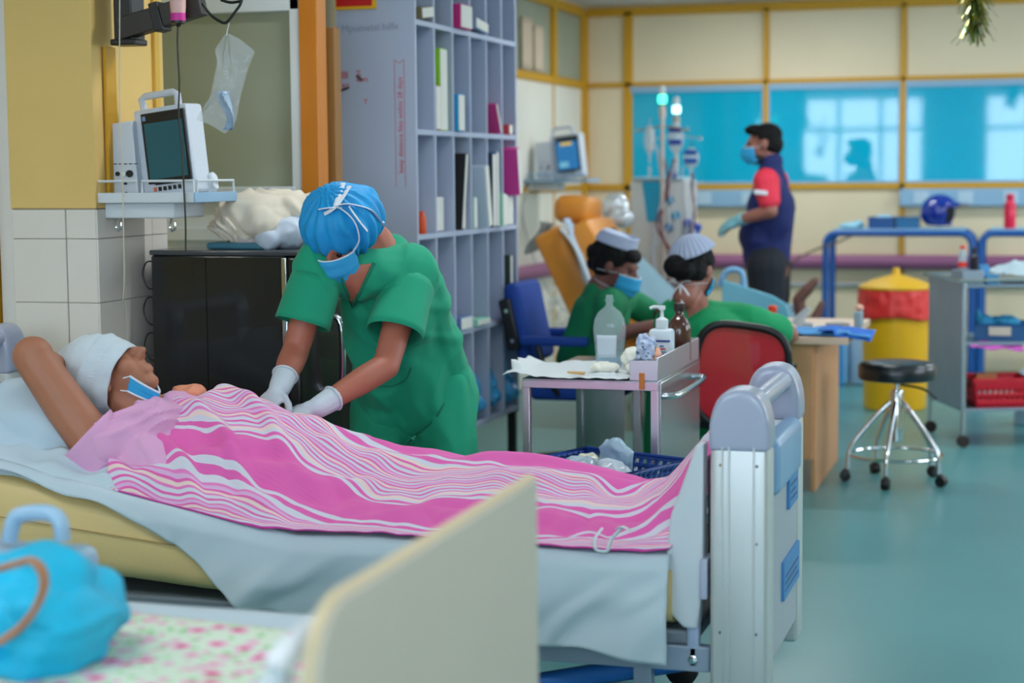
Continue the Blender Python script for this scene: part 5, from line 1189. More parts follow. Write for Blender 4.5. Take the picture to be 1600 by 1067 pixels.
t = MB(); t.prism([(-1.72, .60), (-1.30, .60), (-1.36, .81), (-1.44, .855), (-1.72, .94)], .02, Matrix(((1, 0, 0, 0), (0, 0, -1, 9.97), (0, 1, 0, 0), (0, 0, 0, 1))), .006); t.build('panel', mat('panel_aqua', (120, 196, 222), .25, alpha=.85), cp)
for x in (-1.68, -1.38):
    t = MB(); t.cyl((x, 9.98, 0), (x, 9.98, .7), .015); t.build('post', m_steel, cp)
t = MB(); t.tube([(-1.74, 9.985, .90), (-1.70, 9.985, .985), (-1.62, 9.985, .985), (-1.60, 9.985, .9)], .018, 8, sm=4); t.build('handle_loop', mat('loop_blue', (120, 170, 210), .4), cp)
t = MB(); t.ell((-2.656,11.350,1.313), (.095, .08, .095)); t.ell((-2.623,11.350,1.251), (.09, .08, .07))
tag(put('foil_pillow', remesh(t, .011, 3, fold=wr(.012, 12, 12, 12, 5)), mat('silver_white', (222, 230, 236), .18, metal=.35)), 'shiny white plastic covered cushion behind the orange recliner', 'cushion')

# ---------------------------------------------------------------- dialysis machine and drip stands
m_mach = mat('machine_grey', (206, 206, 202), .45)
dm = thing('dialysis_machine', 'grey treatment machine with teal display among the drip poles', 'machine', (-2.45, 11.75, 0))
t = MB(); t.box((-2.62, 11.60, .12), (-2.24, 11.98, 1.49), .02, seg=3); t.build('cabinet', m_mach, dm)
t = MB(); t.prism([(-2.535, 1.48), (-2.40, 1.48), (-2.42, 1.22), (-2.50, 1.22)], .015, Matrix(((1, 0, 0, 0), (0, 0, -1, 11.603), (0, 1, 0, 0), (0, 0, 0, 1))), .004); t.build('display', mat('teal_display', (10, 136, 168), .2, emit=.25), dm)
t = MB(); t.box((-2.60, 11.58, 1.49), (-2.26, 11.96, 1.51), .008); t.build('top_plate', mat('machine_top', (176, 206, 220), .4), dm)
for k, (px_, pz, c_) in enumerate([(-2.35, 1.36, (30, 150, 190)), (-2.31, 1.26, (40, 160, 200)), (-2.36, 1.18, (20, 120, 180))]):
    t = MB(); t.lathe([(.03, 0), (.028, .02), (0, .022)], (px_, 11.60, pz), 14, axis=(0, -1, 0)); t.build('pump_knob', mat('pump_%d' % k, c_, .35), dm)
for k, (p, c_) in enumerate([((-2.22, 11.56, 1.21), (20, 50, 190)), ((-2.165, 11.56, 1.18), (16, 80, 200)), ((-2.165, 11.56, 1.13), (40, 140, 220)), ((-2.315, 11.57, 1.53), (20, 60, 170))]):
    t = MB(); t.ell(p, (.034, .03, .03) if k < 2 else (.024, .02, .026)); t.build('clamp_knob', mat('clamp_%d' % k, c_, .3), dm)
t = MB(); t.box((-2.26, 11.57, .90), (-2.18, 11.66, 1.2), .015); t.build('pump_block', mat('pump_block', (150, 170, 196), .4), dm)
for x in (-2.56, -2.3):
    for y in (11.66, 11.92): caster(dm, x, y, .055)
m_pole = mat('pole_grey', (190, 178, 168), .35, metal=.5)
def stand(x, y, ztop, lab_, beacon):
    s_ = thing('drip_stand', lab_, 'drip stand', (x, y, 0))
    t = MB(); t.cyl((x, y, .08), (x, y, ztop), .014); t.build('pole', m_pole, s_)
    for k in range(4):
        a = k*math.pi/2+.6; t = MB(); t.tube([(x, y, .1), (x+math.cos(a)*.22, y+math.sin(a)*.22, .05)], .012, 8); t.build('foot', m_pole, s_); caster(s_, x+math.cos(a)*.22, y+math.sin(a)*.22, .024)
    t = MB(); t.tube([(x-.16, y, ztop-.2), (x-.17, y, ztop-.225), (x-.12, y, ztop-.21), (x, y, ztop-.195), (x+.12, y, ztop-.21), (x+.17, y, ztop-.225), (x+.16, y, ztop-.2)], .006, 6, sm=4); t.build('hook_bar', m_chrome, s_)
    t = MB(); t.lathe([(.022, -.09), (.024, -.03), (.014, -.01), (.014, 0)], (x, y, ztop-.05), 12); t.build('collar', m_pole, s_)
    t = MB(); t.lathe([(.026, 0), (.028, .01), (.028, .045), (.026, .05)], (x, y, ztop-.045), 16); t.build('beacon_light', mat('beacon_%d' % beacon, [(70, 255, 190), (190, 255, 246)][beacon], .3, emit=4), s_)
    t = MB(); t.lathe([(.02, 0), (.022, .03), (.016, .06), (0, .062)], (x, y, ztop+.006), 12); t.build('beacon_cap', m_white, s_)
stand(*(-2.369,11.450,1.826)[:2], 2.03, 'tall drip stand with a glowing green beacon', 0)
stand(*(-2.410,12.120,1.840)[:2], 1.985, 'shorter drip stand with a white green beacon', 1)
m_ivbag = mat('iv_bag', (206, 222, 232), .2, alpha=.6, spec=.8)
for k, (px_, c_, lab_) in enumerate([((-2.453,11.450,1.753), None, 'empty clear drip bag hanging left of the green beacon pole'), ((-2.291,11.500,1.760), (14, 56, 160), 'drip bag with dark blue label bands on the middle hook'), ((-2.190,11.500,1.631), (14, 80, 170), 'small drip bag with blue label hanging lowest on the right')]):
    g = thing('drip_bag', lab_, 'drip bag', (px_[0], px_[1], px_[2]-.13)); h_ = .1 if k < 2 else .07
    t = MB(); t.ell(px_, (.055 if k else .04, .022, h_)); t.cap((px_[0], px_[1], px_[2]-h_), .012, (px_[0], px_[1], px_[2]-h_-.05), .008); put('pouch', remesh(t, .006, 2), m_ivbag, g)
    t = MB(); t.tube([(px_[0], px_[1], px_[2]+h_), (px_[0]+.01, px_[1], px_[2]+h_+.04)], .004, 6); t.build('hanger', m_chrome, g)
    if c_:
        for zz in (.055, -.025):
            t = MB(); t.box((px_[0]-.042, px_[1]-.03, px_[2]+zz*h_/.1-.016), (px_[0]+.042, px_[1]-.02, px_[2]+zz*h_/.1+.016), .004); t.build('label_band', mat('label_band_%d' % k, c_, .4), g)
    t = MB(); t.lathe([(.009, 0), (.011, .02), (.011, .06), (.008, .07)], (px_[0], px_[1], px_[2]-h_-.14), 10); t.build('drip_chamber', m_ivbag, g)
    if k == 0:
        t = MB(); t.box((px_[0]+.005, px_[1]-.02, px_[2]-.07), (px_[0]+.03, px_[1]-.01, px_[2]+.07), .004); t.build('gauge', m_white, g)
m_blood = mat('blood_line', (120, 34, 40), .25); m_line = mat('clear_line', (196, 206, 222), .25)
random.seed(11)
for k in range(9):
    x0 = -2.42+k*.035; bl = k in (2, 3, 6)
    top = (x0+random.uniform(-.03, .03), 11.5, 1.72-.03*k); zz = 1.0-.05*random.random()
    pts = [top, (x0+.05*random.uniform(-1, 1), 11.47, 1.42), (x0+.08*random.uniform(-1, 1)+.02, 11.42, 1.2), (x0+.1*random.uniform(-1, 1), 11.40, zz), (x0+.08*random.uniform(-.3, 1), 11.44, .78), (x0+.02, 11.56, .82)]
    t = MB(); t.tube(pts, .0065 if bl else .005, 6, sm=6)
    nth = {2: 'leftmost', 3: 'middle', 6: 'rightmost'}.get(k) or {0: 'first', 1: 'second', 4: 'third', 5: 'fourth', 7: 'fifth', 8: 'sixth'}[k]
    tag(t.build('blood_tube' if bl else 'drip_tube', m_blood if bl else m_line), nth+' of the three dark red blood lines below the drip bags' if bl else nth+' clear drip line from the left below the drip bags', 'tube', 'blood lines at the drip stands' if bl else 'clear lines at the drip stands')
# clear tubing heap on the floor left of the nurse
for k in range(4):
    c = V((-3.497,12.900,0.552))+V((random.uniform(-.08, .1), random.uniform(-.05, .05), random.uniform(-.1, .06)))
    t = MB(); t.tube([c+V((math.cos(a)*(.06+.02*k), math.sin(a*2)*.03, math.sin(a)*(.07+.02*k))) for a in np.linspace(0, 6.0, 16)], .009, 6, sm=3)
    tag(t.build('coiled_tube', mat('coil_white', (226, 226, 222), .3)), ['smallest', 'second smallest', 'second largest', 'largest'][k]+' white tubing loop on the wall left of the seated nurse', 'tube', 'white tubing loops by the corner')

# ---------------------------------------------------------------- man in the navy vest
mn = thing('person', 'man in navy vest and red short sleeves standing in profile, gloved and masked', 'person', (-1.63, 11.0, 0))
MH = V((-1.647,11.000,1.704)); MBm = basis((-.97, -.10, -.12), (-.12, 0, .99))
nk = V((-1.60, 11.0, 1.575)); ch_ = V((-1.60, 11.0, 1.33)); bel = V((-1.625, 11.0, 1.10)); hp = V((-1.61, 11.0, .95))
sn = V((-1.60, 10.80, 1.48)); sf = V((-1.60, 11.20, 1.48)); en = V((-1.567,10.760,1.304)); ef = V((-1.56, 11.24, 1.24)); wn_ = V((-1.758,10.800,1.253)); wf = V((-1.80, 11.14, 1.24))
t = MB(); head(t, MH, MBm, 1.02); t.cap(MH+MBm @ V((0, -.035, -.08)), .058, nk, .062); t.cap(nk, .065, ch_, .12); t.cap(ch_, .13, bel, .13); t.cap(bel, .13, hp, .125); t.cap(sn, .06, sf, .06)
for a, b_, c in ((sn, en, wn_), (sf, ef, wf)): t.chain([(a, .058), (b_, .046), (c, .032)])
hand(t, wn_, (-.8, .1, -.35), (-.3, -.5, .7), .9, .4, 1); hand(t, wf, (-.8, -.1, -.35), (-.3, .5, .7), .9, .4, -1)
for y in (10.90, 11.10):
    t.chain([((-1.61, y, .92), .085), ((-1.60, y, .50), .06), ((-1.57, y, .09), .042)]); t.cap((-1.57, y, .05), .042, (-1.74, y, .038), .034)
put('body', remesh(t, .0085, 5), m_skinm, mn); eyes(MH, MBm, 1.02, mn)
t = MB(); t.cap(nk+V((0, 0, -.02)), .076, nk+V((.0, 0, .02)), .074); t.cap(nk+V((0, 0, -.06)), .09, ch_, .145); t.cap(ch_, .15, bel, .15); t.cap(bel, .15, (-1.625, 11.0, 1.04), .15); t.cap((-1.60, 10.88, 1.46), .085, (-1.60, 11.12, 1.46), .085); t.ell((-1.66, 11.0, 1.15), (.14, .17, .14)); t.ell((-1.59, 10.9, 1.3), (.14, .07, .2))
put('vest', remesh(t, .011, 5, fold=wr(.006, 8, 8, 7, 5)), mat('navy_vest', (18, 34, 96), .75), mn)
m_redsl = mat('red_sleeve', (226, 46, 72), .7)
for a, b_ in ((sn, en), (sf, ef)):
    t = MB(); t.cap(a, .082, a+(b_-a)*.62, .070); s_ = put('sleeve', remesh(t, .009, 3, fold=wr(.004, 12, 12, 10)), m_redsl, mn)
    if a is sn:
        q = V((-1.613,10.705,1.416)); t = MB(); t.box(q+V((-.045, -.004, -.012)), q+V((.035, .004, .014)), .003, rot=Matrix.Rotation(.12, 3, 'Y')); t.build('sleeve_logo', m_strap, s_)
t = MB()
for y in (10.90, 11.10): t.chain([((-1.61, y, .96), .125), ((-1.60, y, .50), .095), ((-1.57, y, .10), .085)])
t.cap((-1.61, 10.92, .98), .125, (-1.61, 11.08, .98), .125); put('trousers', remesh(t, .012, 5, fold=wr(.006, 8, 8, 5)), mat('dark_trousers', (16, 22, 34), .8), mn)
for y in (10.90, 11.10):
    t = MB(); t.cap((-1.55, y, .05), .046, (-1.74, y, .04), .037); put('shoe', remesh(t, .01, 2), m_black, mn)
c = MH; t = MB(); t.ell(c+MBm @ V((0, -.025, .052)), (.083, .098, .080), MBm); t.ell(c+MBm @ V((0, -.055, -.005)), (.078, .066, .07), MBm); t.ell(c+MBm @ V((0, .05, .10)), (.06, .055, .032), MBm)
put('hair', remesh(t, .007, 2, fold=wr(.004, 40, 40, 40, 3)), m_hair, mn)
t = MB(); t.ell(c+MBm @ V((0, .035, -.075)), (.062, .062, .042), MBm); put('beard', remesh(t, .007, 2), mat('beard_dark', (40, 28, 26), .7), mn)
mask(MH, MBm, 1.02, mn, push=.01)
strap([L_(MH, MBm, p) for p in ((-.07, .045, -.02), (-.084, .0, .0), (-.078, -.02, .0))], mn, .004)
for w_, d_, n_, sd in ((wn_, (-.8, .1, -.35), (-.3, -.5, .7), 1), (wf, (-.8, -.1, -.35), (-.3, .5, .7), -1)):
    t = MB(); hand(t, w_, d_, n_, 1.05, .45, sd); t.cap(w_, .036, w_+V((.04, 0, .01)), .038); put('glove', remesh(t, .0055, 3), mat('glove_teal', (120, 178, 190), .5), mn)

# ---------------------------------------------------------------- blue tube tables along the back wall
m_btube = mat('tube_blue', (8, 84, 160), .35)
m_btop = mat('table_top_pale', (150, 190, 214), .45)
def tube_table(x0, x1, lab_):
    q = thing('tube_table', lab_, 'table', ((x0+x1)/2, 13.2, 0))
    for y in (13.0, 13.45):
        t = MB(); rr = .085
        arc = lambda cx, a0, a1: [(cx+math.cos(a)*rr, y, 1.095-rr+math.sin(a)*rr) for a in np.linspace(a0, a1, 7)]
        t.tube([(x0, y, 0)]+arc(x0+rr, math.pi, math.pi/2)+arc(x1-rr, math.pi/2, 0)+[(x1, y, 0)], .024, 12); t.build('tube_frame', m_btube, q)
    t = MB(); t.box((x0+.06, 12.99, 1.105), (x1-.06, 13.46, 1.125), .004); t.build('top_plate', m_btop, q)
    for x in (x0, x1): t = MB(); t.cyl((x, 13.0, .35), (x, 13.45, .35), .015); t.build('side_bar', m_btube, q)
tube_table(-1.497, -.475, 'blue tube framed table holding the helmet and trays')
tube_table(-.415, .60, 'blue tube framed table holding the red bottle at the right edge')
TZ = 1.126
def tray_box(x0, x1, y0, y1, h, m, lab_, name='plastic_tray', z=TZ, cat='tray'):
    q = thing(name, lab_, cat, ((x0+x1)/2, (y0+y1)/2, z))
    t = MB(); t.box((x0+.01, y0+.01, z), (x1-.01, y1-.01, z+.006)); t.build('base', m, q, smooth=False)
    for lo, hi in (((x0, y0, z), (x1, y0+.008, z+h)), ((x0, y1-.008, z), (x1, y1, z+h)), ((x0, y0+.008, z), (x0+.008, y1-.008, z+h)), ((x1-.008, y0+.008, z), (x1, y1-.008, z+h))):
        t = MB(); t.box(lo, hi, .002); t.build('wall', m, q)
    t = MB(); t.tube([(x0, y0, z+h), (x1, y0, z+h), (x1, y1, z+h), (x0, y1, z+h)], .007, 6, closed=True); t.build('rim', m, q)
    return q
tray_box(-1.20, -1.02, 13.04, 13.3, .075, mat('tray_navy', (14, 76, 140), .4), 'dark blue tray on the blue table, left of the pair')
tray_box(-1.005, -.85, 13.04, 13.3, .075, mat('tray_teal', (16, 104, 156), .4), 'teal blue tray on the blue table next to the helmet')
t = MB(); t.ell((-1.1, 13.15, TZ+.075), (.06, .07, .02)); tag(put('folded_gauze', remesh(t, .009, 2, fold=wr(.008, 20, 20, 20)), mat('pale_blue_gauze', (140, 190, 220), .8)), 'pale blue wad lying in the dark blue tray', 'cloth')
t = MB(); t.ell((-1.33, 13.12, TZ+.018), (.09, .07, .02)); t.ell((-1.28, 13.12, TZ+.028), (.045, .05, .025)); tag(put('plastic_wad', remesh(t, .009, 2, fold=wr(.01, 18, 18, 18, 2)), mat('aqua_film', (150, 206, 226), .3)), 'crumpled aqua plastic at the left end of the blue table', 'plastic')
# open face helmet
m_hel = mat('helmet_blue', (10, 46, 150), .14, coat=.6)
hl = thing('crash_helmet', 'glossy blue open face helmet with a peak on the blue table', 'helmet', (-.70, 13.15, TZ))
t = MB(); hc_ = V((-.71, 13.15, TZ+.118)); nU, nV = 48, 30
g = []
for i in range(nU):
    a = 2*math.pi*i/nU-R(14); row = []
    for j in range(nV+1):
        ph = math.pi/2-j/nV*R(142); r_ = V((math.cos(a)*math.cos(ph)*.135, math.sin(a)*math.cos(ph)*.12, math.sin(ph)*.125))
        row.append(t.bm.verts.new(hc_+r_))
    g.append(row)
for i in range(nU):
    a = 2*math.pi*(i+.5)/nU; a = (a+math.pi) % (2*math.pi)-math.pi
    for j in range(nV):
        ph = math.pi/2-(j+.5)/nV*R(142)
        if abs(a) < R(56) and -R(46) < ph < R(14): continue
        i2 = (i+1) % nU
        try: t.bm.faces.new([g[i][j], g[i2][j], g[i2][j+1], g[i][j+1]])
        except ValueError: pass
t.boxy = False; shl = t.build('shell', m_hel, hl, thick=.014, angle=60, off=-1)
def peak(u, v):
    a = (u-.5)*2*R(58)-R(22); r_ = 1.0+.52*v; return hc_+V((math.cos(a)*.133*r_*(1-.08*v*abs(u-.5)), math.sin(a)*.118*(1+.1*v), .034+.035*(1-abs(u-.5)*1.2)-.03*v+.02*v*v))
t = MB(); t.grid(peak, 24, 8); t.build('peak', m_hel, hl, thick=.006)
t = MB(); t.ell(hc_+V((-.005, 0, -.005)), (.112, .098, .10)); t.build('lining', mat('lining_black', (14, 14, 18), .8), hl)
rbt = thing('water_bottle', 'bright red plastic bottle with screw cap on the right blue table', 'bottle', (-.225, 13.1, TZ))
bottle_lathe(-.225, 13.1, TZ, [(.036, 0), (.04, .008), (.04, .13), (.036, .15), (.04, .165), (.03, .19), (.022, .2), (0, .2)], mat('bottle_red', (224, 20, 70), .3), 'bottle_wall', rbt)
bottle_lathe(-.225, 13.1, TZ, [(.025, .198), (.027, .202), (.027, .238), (.022, .243), (0, .243)], mat('bottle_red_cap', (214, 24, 76), .4), 'cap', rbt)
t = MB(); t.tube([(-1.303,12.970,1.079), (-1.400,12.950,1.034), (-1.536,12.950,0.988), (-1.672,12.950,0.923), (-1.789,12.970,0.838)], .008, 6, sm=6); tag(t.build('slung_cable', mat('dark_cable', (96, 84, 66), .6)), 'dark cable slung from the blue table towards the man', 'cable')

# ---------------------------------------------------------------- clinical waste bin
wbx, wby = -.905, 11.8
wb_ = thing('waste_bin', 'large yellow waste bin with red liner and pointed lid', 'bin', (wbx, wby, 0))
t = MB(); t.lathe([(.19, 0), (.2, .01), (.215, .60), (.222, .78), (0, .78)], (wbx, wby, 0), 32); t.build('bin_body', mat('bin_yellow', (240, 182, 16), .4), wb_)
def liner(u, v):
    a = 2*math.pi*u; z = .785-.19*v+.012*math.sin(a*3)*v+.010*noise.noise(V((math.cos(a)*3, math.sin(a)*3, 1)))*v
    r_ = .229+.012*v+.012*noise.noise(V((math.cos(a)*4, math.sin(a)*4, v*3)))+.004*math.sin(a*22)*(1-v*.4)
    return V((wbx+math.cos(a)*r_, wby+math.sin(a)*r_, z))
t = MB(); t.grid(liner, 90, 12, closed_u=True); t.build('liner_bag', mat('liner_red', (230, 52, 48), .4), wb_, thick=.004)
t = MB(); t.lathe([(.235, .78), (.24, .79), (.235, .80), (.16, .835), (.06, .865), (.03, .87), (.024, .88), (.024, .905), (.018, .915), (0, .916)], (wbx, wby, 0), 32); t.build('lid', mat('lid_yellow', (232, 180, 20), .4), wb_)

# ---------------------------------------------------------------- stool
sx0, sy0 = -.68, 9.0
m_seat = mat('stool_vinyl', (14, 26, 34), .3, coat=.2)
so = thing('round_stool', 'round black padded stool on a chrome five leg base with casters', 'stool', (sx0, sy0, 0))
t = MB(); t.lathe([(.165, .51), (.188, .515), (.192, .535), (.192, .575), (.18, .595), (.14, .602), (0, .604)], (sx0, sy0, 0), 40); t.build('seat', m_seat, so, angle=50)
t = MB(); t.lathe([(.10, .502), (.10, .511), (0, .511)], (sx0, sy0, 0), 20); t.build('seat_plate', m_black, so)
t = MB(); t.lathe([(.014, .44), (.014, .505)], (sx0, sy0, 0), 14); t.build('piston', m_chrome, so)
t = MB(); t.lathe([(.028, .20), (.034, .205), (.034, .45), (.03, .46), (0, .46)], (sx0, sy0, 0), 18); t.build('column', m_chrome, so)
t = MB(); t.tube([(sx0+.02, sy0-.03, .49), (sx0+.13, sy0-.06, .475), (sx0+.20, sy0-.08, .43)], .006, 8, sm=3); t.build('lever', m_black, so)
for k in range(5):
    a = 2*math.pi*k/5-math.pi/2-.12; d = V((math.cos(a), math.sin(a), 0)); c0 = V((sx0, sy0, 0))
    t = MB(); t.tube([c0+d*.03+V((0, 0, .40)), c0+d*.10+V((0, 0, .33)), c0+d*.205+V((0, 0, .20)), c0+d*.232+V((0, 0, .14)), c0+d*.236+V((0, 0, .06))], .0125, 12, sm=5); lg = t.build('leg', m_chrome, so)
    e = c0+d*.25; ax = V((-d.y, d.x, 0))
    t = MB(); t.lathe([(.01, -.022), (.026, -.02), (.028, -.004), (.028, .004), (.026, .02), (.01, .022)], e+V((0, 0, .028)), 14, axis=ax); t.cap(e+V((0, 0, .045)), .018, c0+d*.236+V((0, 0, .06)), .012); t.build('caster', m_black, lg)
t = MB(); t.tube([(sx0+math.cos(a)*.225, sy0+math.sin(a)*.225, .135) for a in np.linspace(0, 2*math.pi, 48, endpoint=False)], .008, 8, closed=True); t.build('foot_ring', m_chrome, so)

# ---------------------------------------------------------------- instrument trolley on the right
tr2 = thing('instrument_trolley', 'grey steel instrument trolley with three shelves at the right edge', 'trolley', (-.3, 10.5, 0))
E1 = V((-.217, .58, 0)).normalized(); E2 = V((.58, .217, 0)).normalized(); N0 = V((-.413, 10.18, 0)); LA, LB = .62, .66
def tp(a, b_, z): return N0+E1*a+E2*b_+V((0, 0, z))
TR = Matrix((E2, E1, V((0, 0, 1)))).transposed()
def tbox(a0, a1, b0, b1, z0, z1, m, name, parent, bev=.003):
    c = tp((a0+a1)/2, (b0+b1)/2, (z0+z1)/2); h = V(((b1-b0)/2, (a1-a0)/2, (z1-z0)/2)); t = MB(); t.box(c-h, c+h, bev, rot=TR); return t.build(name, m, parent)
m_st2 = mat('brushed_grey', (150, 166, 182), .4, metal=.5, var=.05, vs=5)
tbox(0, LA, -.006, .004, .21, .93, m_st2, 'side_panel', tr2)
for z in (.21, .58, .90): tbox(.0, LA, 0, LB, z-.008, z+.008, m_st2, 'shelf', tr2)
for a in (.012, LA-.012):
    for b_ in (.012, LB-.012):
        t = MB(); t.cyl(tp(a, b_, .07), tp(a, b_, .92), .013); p_ = t.build('post', m_steel, tr2)
        q = tp(a, b_, .036); t = MB(); t.lathe([(.012, -.016), (.034, -.014), (.034, .014), (.012, .016)], q, 14, axis=E1); t.build('caster', mat('caster_brown', (44, 32, 28), .6), p_)
t = MB(); t.tube([tp(-.02, -.03, .935), tp(-.02, LB+.02, .935), tp(LA, LB+.02, .935), tp(LA+.02, -.03, .935)], .009, 8, closed=True); t.build('guard_rail', m_chrome, tr2)
tbox(.02, .22, .0, .12, .91, .985, m_st2, 'caddy', tr2)
ck = thing('cola_bottle', 'clear bottle with red cap and red label on the right trolley', 'bottle', tp(.10, .03, .986))
q = tp(.12, .03, .986)
bottle_lathe(*q, [(.022, 0), (.025, .005), (.025, .05), (.022, .06), (.025, .075), (.022, .09), (.012, .11), (.011, .12), (0, .12)], mat('bottle_clear_grey', (190, 200, 210), .15, alpha=.7), 'bottle_wall', ck)
bottle_lathe(*q, [(.0258, .015), (.0258, .045)], mat('label_red', (222, 50, 36), .4), 'label', ck); bottle_lathe(*q, [(.015, .118), (.015, .135), (0, .136)], mat('cap_red', (232, 60, 30), .4), 'cap', ck)
q = tp(.10, .09, .986); dkb = thing('dropper_bottle', 'small dark bottle beside the red capped bottle', 'bottle', q)
bottle_lathe(*q, [(.022, 0), (.024, .004), (.024, .07), (.012, .085), (.01, .09), (0, .09)], mat('dark_glass', (40, 34, 44), .2), 'bottle_wall', dkb); bottle_lathe(*q, [(.012, .088), (.012, .12), (.005, .126), (0, .13)], m_black, 'cap', dkb)
for k, (a, b_, z, s_, c_, lab_) in enumerate([(.18, .17, .909, (.05, .06, .10), (76, 150, 206), 'pale blue carton on the right trolley beside the dark bottle'), (.05, .17, .909, (.07, .06, .05), (60, 140, 190), 'small blue printed carton at the front of the right trolley')]):
    q = tp(a, b_, z); t = MB(); t.box(q-V((s_[0]/2, s_[1]/2, 0)), q+V((s_[0]/2, s_[1]/2, s_[2])), .003, rot=TR); cb = tag(t.build('carton', mat('carton_%d' % k, c_, .5)), lab_, 'carton')
def film(u, v):
    q = tp(.02+.46*v, .24+.52*u, 0); n = noise.noise(V((u*6, v*6, 3)))+.5*noise.noise(V((u*15, v*15, 3)))
    return V((q.x, q.y, .955+.03*abs(n)+.06*math.sin(math.pi*min(1, u*1.3))*math.sin(math.pi*v)-.10*max(0, u-.75)))
t = MB(); t.grid(film, 40, 30); tag(t.build('plastic_film', mat('film_white', (190, 212, 222), .3), angle=40, thick=.004), 'crumpled white plastic sheet over the right trolley top', 'plastic')
q = tray_box(-.36, -.06, 10.32, 10.62, .09, mat('tray_deep', (10, 84, 140), .4), 'deep blue tray on the middle shelf of the right trolley', z=.589)
t = MB(); t.box((-.28, 10.311, .62), (-.16, 10.318, .668), .001); t.build('paper_label', mat('label_cream', (226, 206, 190), .6), q)
t = MB(); t.ell((-.30, 10.42, .69), (.05, .06, .035)); t.ell((-.2, 10.45, .69), (.09, .08, .03)); t.cap((-.33, 10.40, .68), .03, (-.345, 10.40, .76), .006); tag(put('teal_cloth', remesh(t, .008, 2, fold=wr(.012, 16, 16, 16, 3)), mat('teal_drape', (50, 150, 196), .7)), 'teal blue drape rising out of the deep blue tray', 'cloth')
t = MB(); t.grid(lambda u, v: tp(-.015+.05*v, .04+.30*u, .592-.02*u+.006*math.sin(u*12+v*4)-.03*(1-v)), 24, 6); tag(t.build('magenta_cloth', mat('magenta_cloth', (206, 90, 186), .7), thick=.006), 'magenta cloth strip hanging over the middle trolley shelf', 'cloth')
rbk = thing('plastic_basket', 'bright red perforated basket on the bottom shelf of the right trolley', 'basket', tp(.2, .22, .22))
m_rb = mat('basket_red', (214, 20, 44), .4)
RC = tp(.17, .25, .219); hw_, hd_, hh_ = .18, .15, .15
t = MB(); t.box(RC-V((hw_*.85, hd_*.85, 0)), RC+V((hw_*.85, hd_*.85, .005)), rot=TR); t.build('base', m_rb, rbk, smooth=False)
for (ax, sg) in ((0, -1), (0, 1), (1, -1), (1, 1)):
    t = MB(); L, O = (hw_, hd_) if ax == 0 else (hd_, hw_)
    def wall2(u, v, ax=ax, sg=sg, L=L, O=O):
        k = .85+.15*v; a = (u-.5)*2*L*k; o = sg*O*k
        return RC+TR @ V((a, o, .005+hh_*v) if ax == 0 else (o, a, .005+hh_*v))
    nu, nv = 21, 8; g = [[t.bm.verts.new(wall2(i/nu, j/nv)) for j in range(nv+1)] for i in range(nu+1)]
    for i in range(nu):
        for j in range(nv):
            if i % 2 == 1 and j in (2, 4) and 0 < i < nu-1: continue
            t.bm.faces.new([g[i][j], g[i+1][j], g[i+1][j+1], g[i][j+1]])
    t.boxy = False; t.build('perforated_wall', m_rb, rbk, thick=.004)
t = MB(); t.tube([RC+TR @ V((sx*hw_, sy*hd_, .005+hh_)) for sx, sy in ((-1, -1), (1, -1), (1, 1), (-1, 1))], .009, 8, closed=True); t.build('rim', m_rb, rbk)
t = MB(); q = RC+V((-.06, .06, .12)); t.box(q-V((.06, .02, .05)), q+V((.06, .02, .05)), .004, rot=TR); tag(t.build('packet_carton', mat('tan_carton', (206, 130, 80), .6)), 'tan carton standing inside the red basket', 'carton')
# jerrycans and drum on the floor
def jerry(x, y, c_, lab_, h=.40, w_=.20, rz=0):
    q = thing('jerrycan', lab_, 'jerrycan', (x, y, 0)); m_ = mat('jerry_%d_%d' % (c_[0], c_[1]), c_, .35, alpha=.9)
    t = MB(); t.box((x-w_/2, y-.11, 0), (x+w_/2, y+.11, h*.82), .03, seg=3); t.build('can_body', m_, q, angle=45)
    t = MB(); t.tube([(x-w_*.32, y, h*.8), (x-w_*.30, y, h*.97), (x+w_*.18, y, h*.97), (x+w_*.24, y, h*.8)], .018, 8, sm=4); t.build('handle', m_, q)
    t = MB(); t.lathe([(.026, h*.8), (.026, h*.92), (0, h*.92)], (x+w_*.34, y, 0), 14); t.build('cap', mat('jerry_cap', (36, 110, 170), .4), q)
    return q
j1 = jerry(-1.42, 13.05, (120, 176, 214), 'pale blue jerrycan on the floor under the blue table', .44, .18)
jerry(-1.22, 13.1, (168, 196, 220), 'whitish jerrycan on the floor behind the yellow bin', .48, .2)
t = MB(); t.box((-1.49, 12.88, 0), (-1.36, 12.93, .36), .01); tag(t.build('blue_carton', mat('carton_blue', (40, 140, 206), .5)), 'flat bright blue carton on the floor leaning by the pale jerrycan', 'carton')
dr_ = thing('plastic_drum', 'white plastic drum on the floor under the right trolley edge', 'drum', (-.03, 11.25, 0))
bottle_lathe(-.03, 11.25, 0, [(.11, 0), (.12, .01), (.115, .3), (.06, .34), (.05, .36), (0, .36)], mat('drum_white', (176, 202, 226), .35), 'drum_body', dr_); bottle_lathe(-.03, 11.25, 0, [(.055, .355), (.055, .39), (0, .39)], m_white, 'lid', dr_)
t = MB(); q = (-1.018,9.300,0.711); t.box((-.90, 9.06, DZ), (-.865, 9.2, DZ+.085), .01); tag(t.build('grey_wallet', mat('grey_wallet', (140, 160, 170), .5)), 'grey blue wallet standing at the far right corner of the desk', 'wallet')
t = MB(); t.ell((-.88, 9.13, DZ+.1), (.022, .03, .018)); tag(t.build('peach_sponge', mat('peach', (226, 170, 150), .7)), 'small peach sponge resting on the grey wallet', 'sponge')

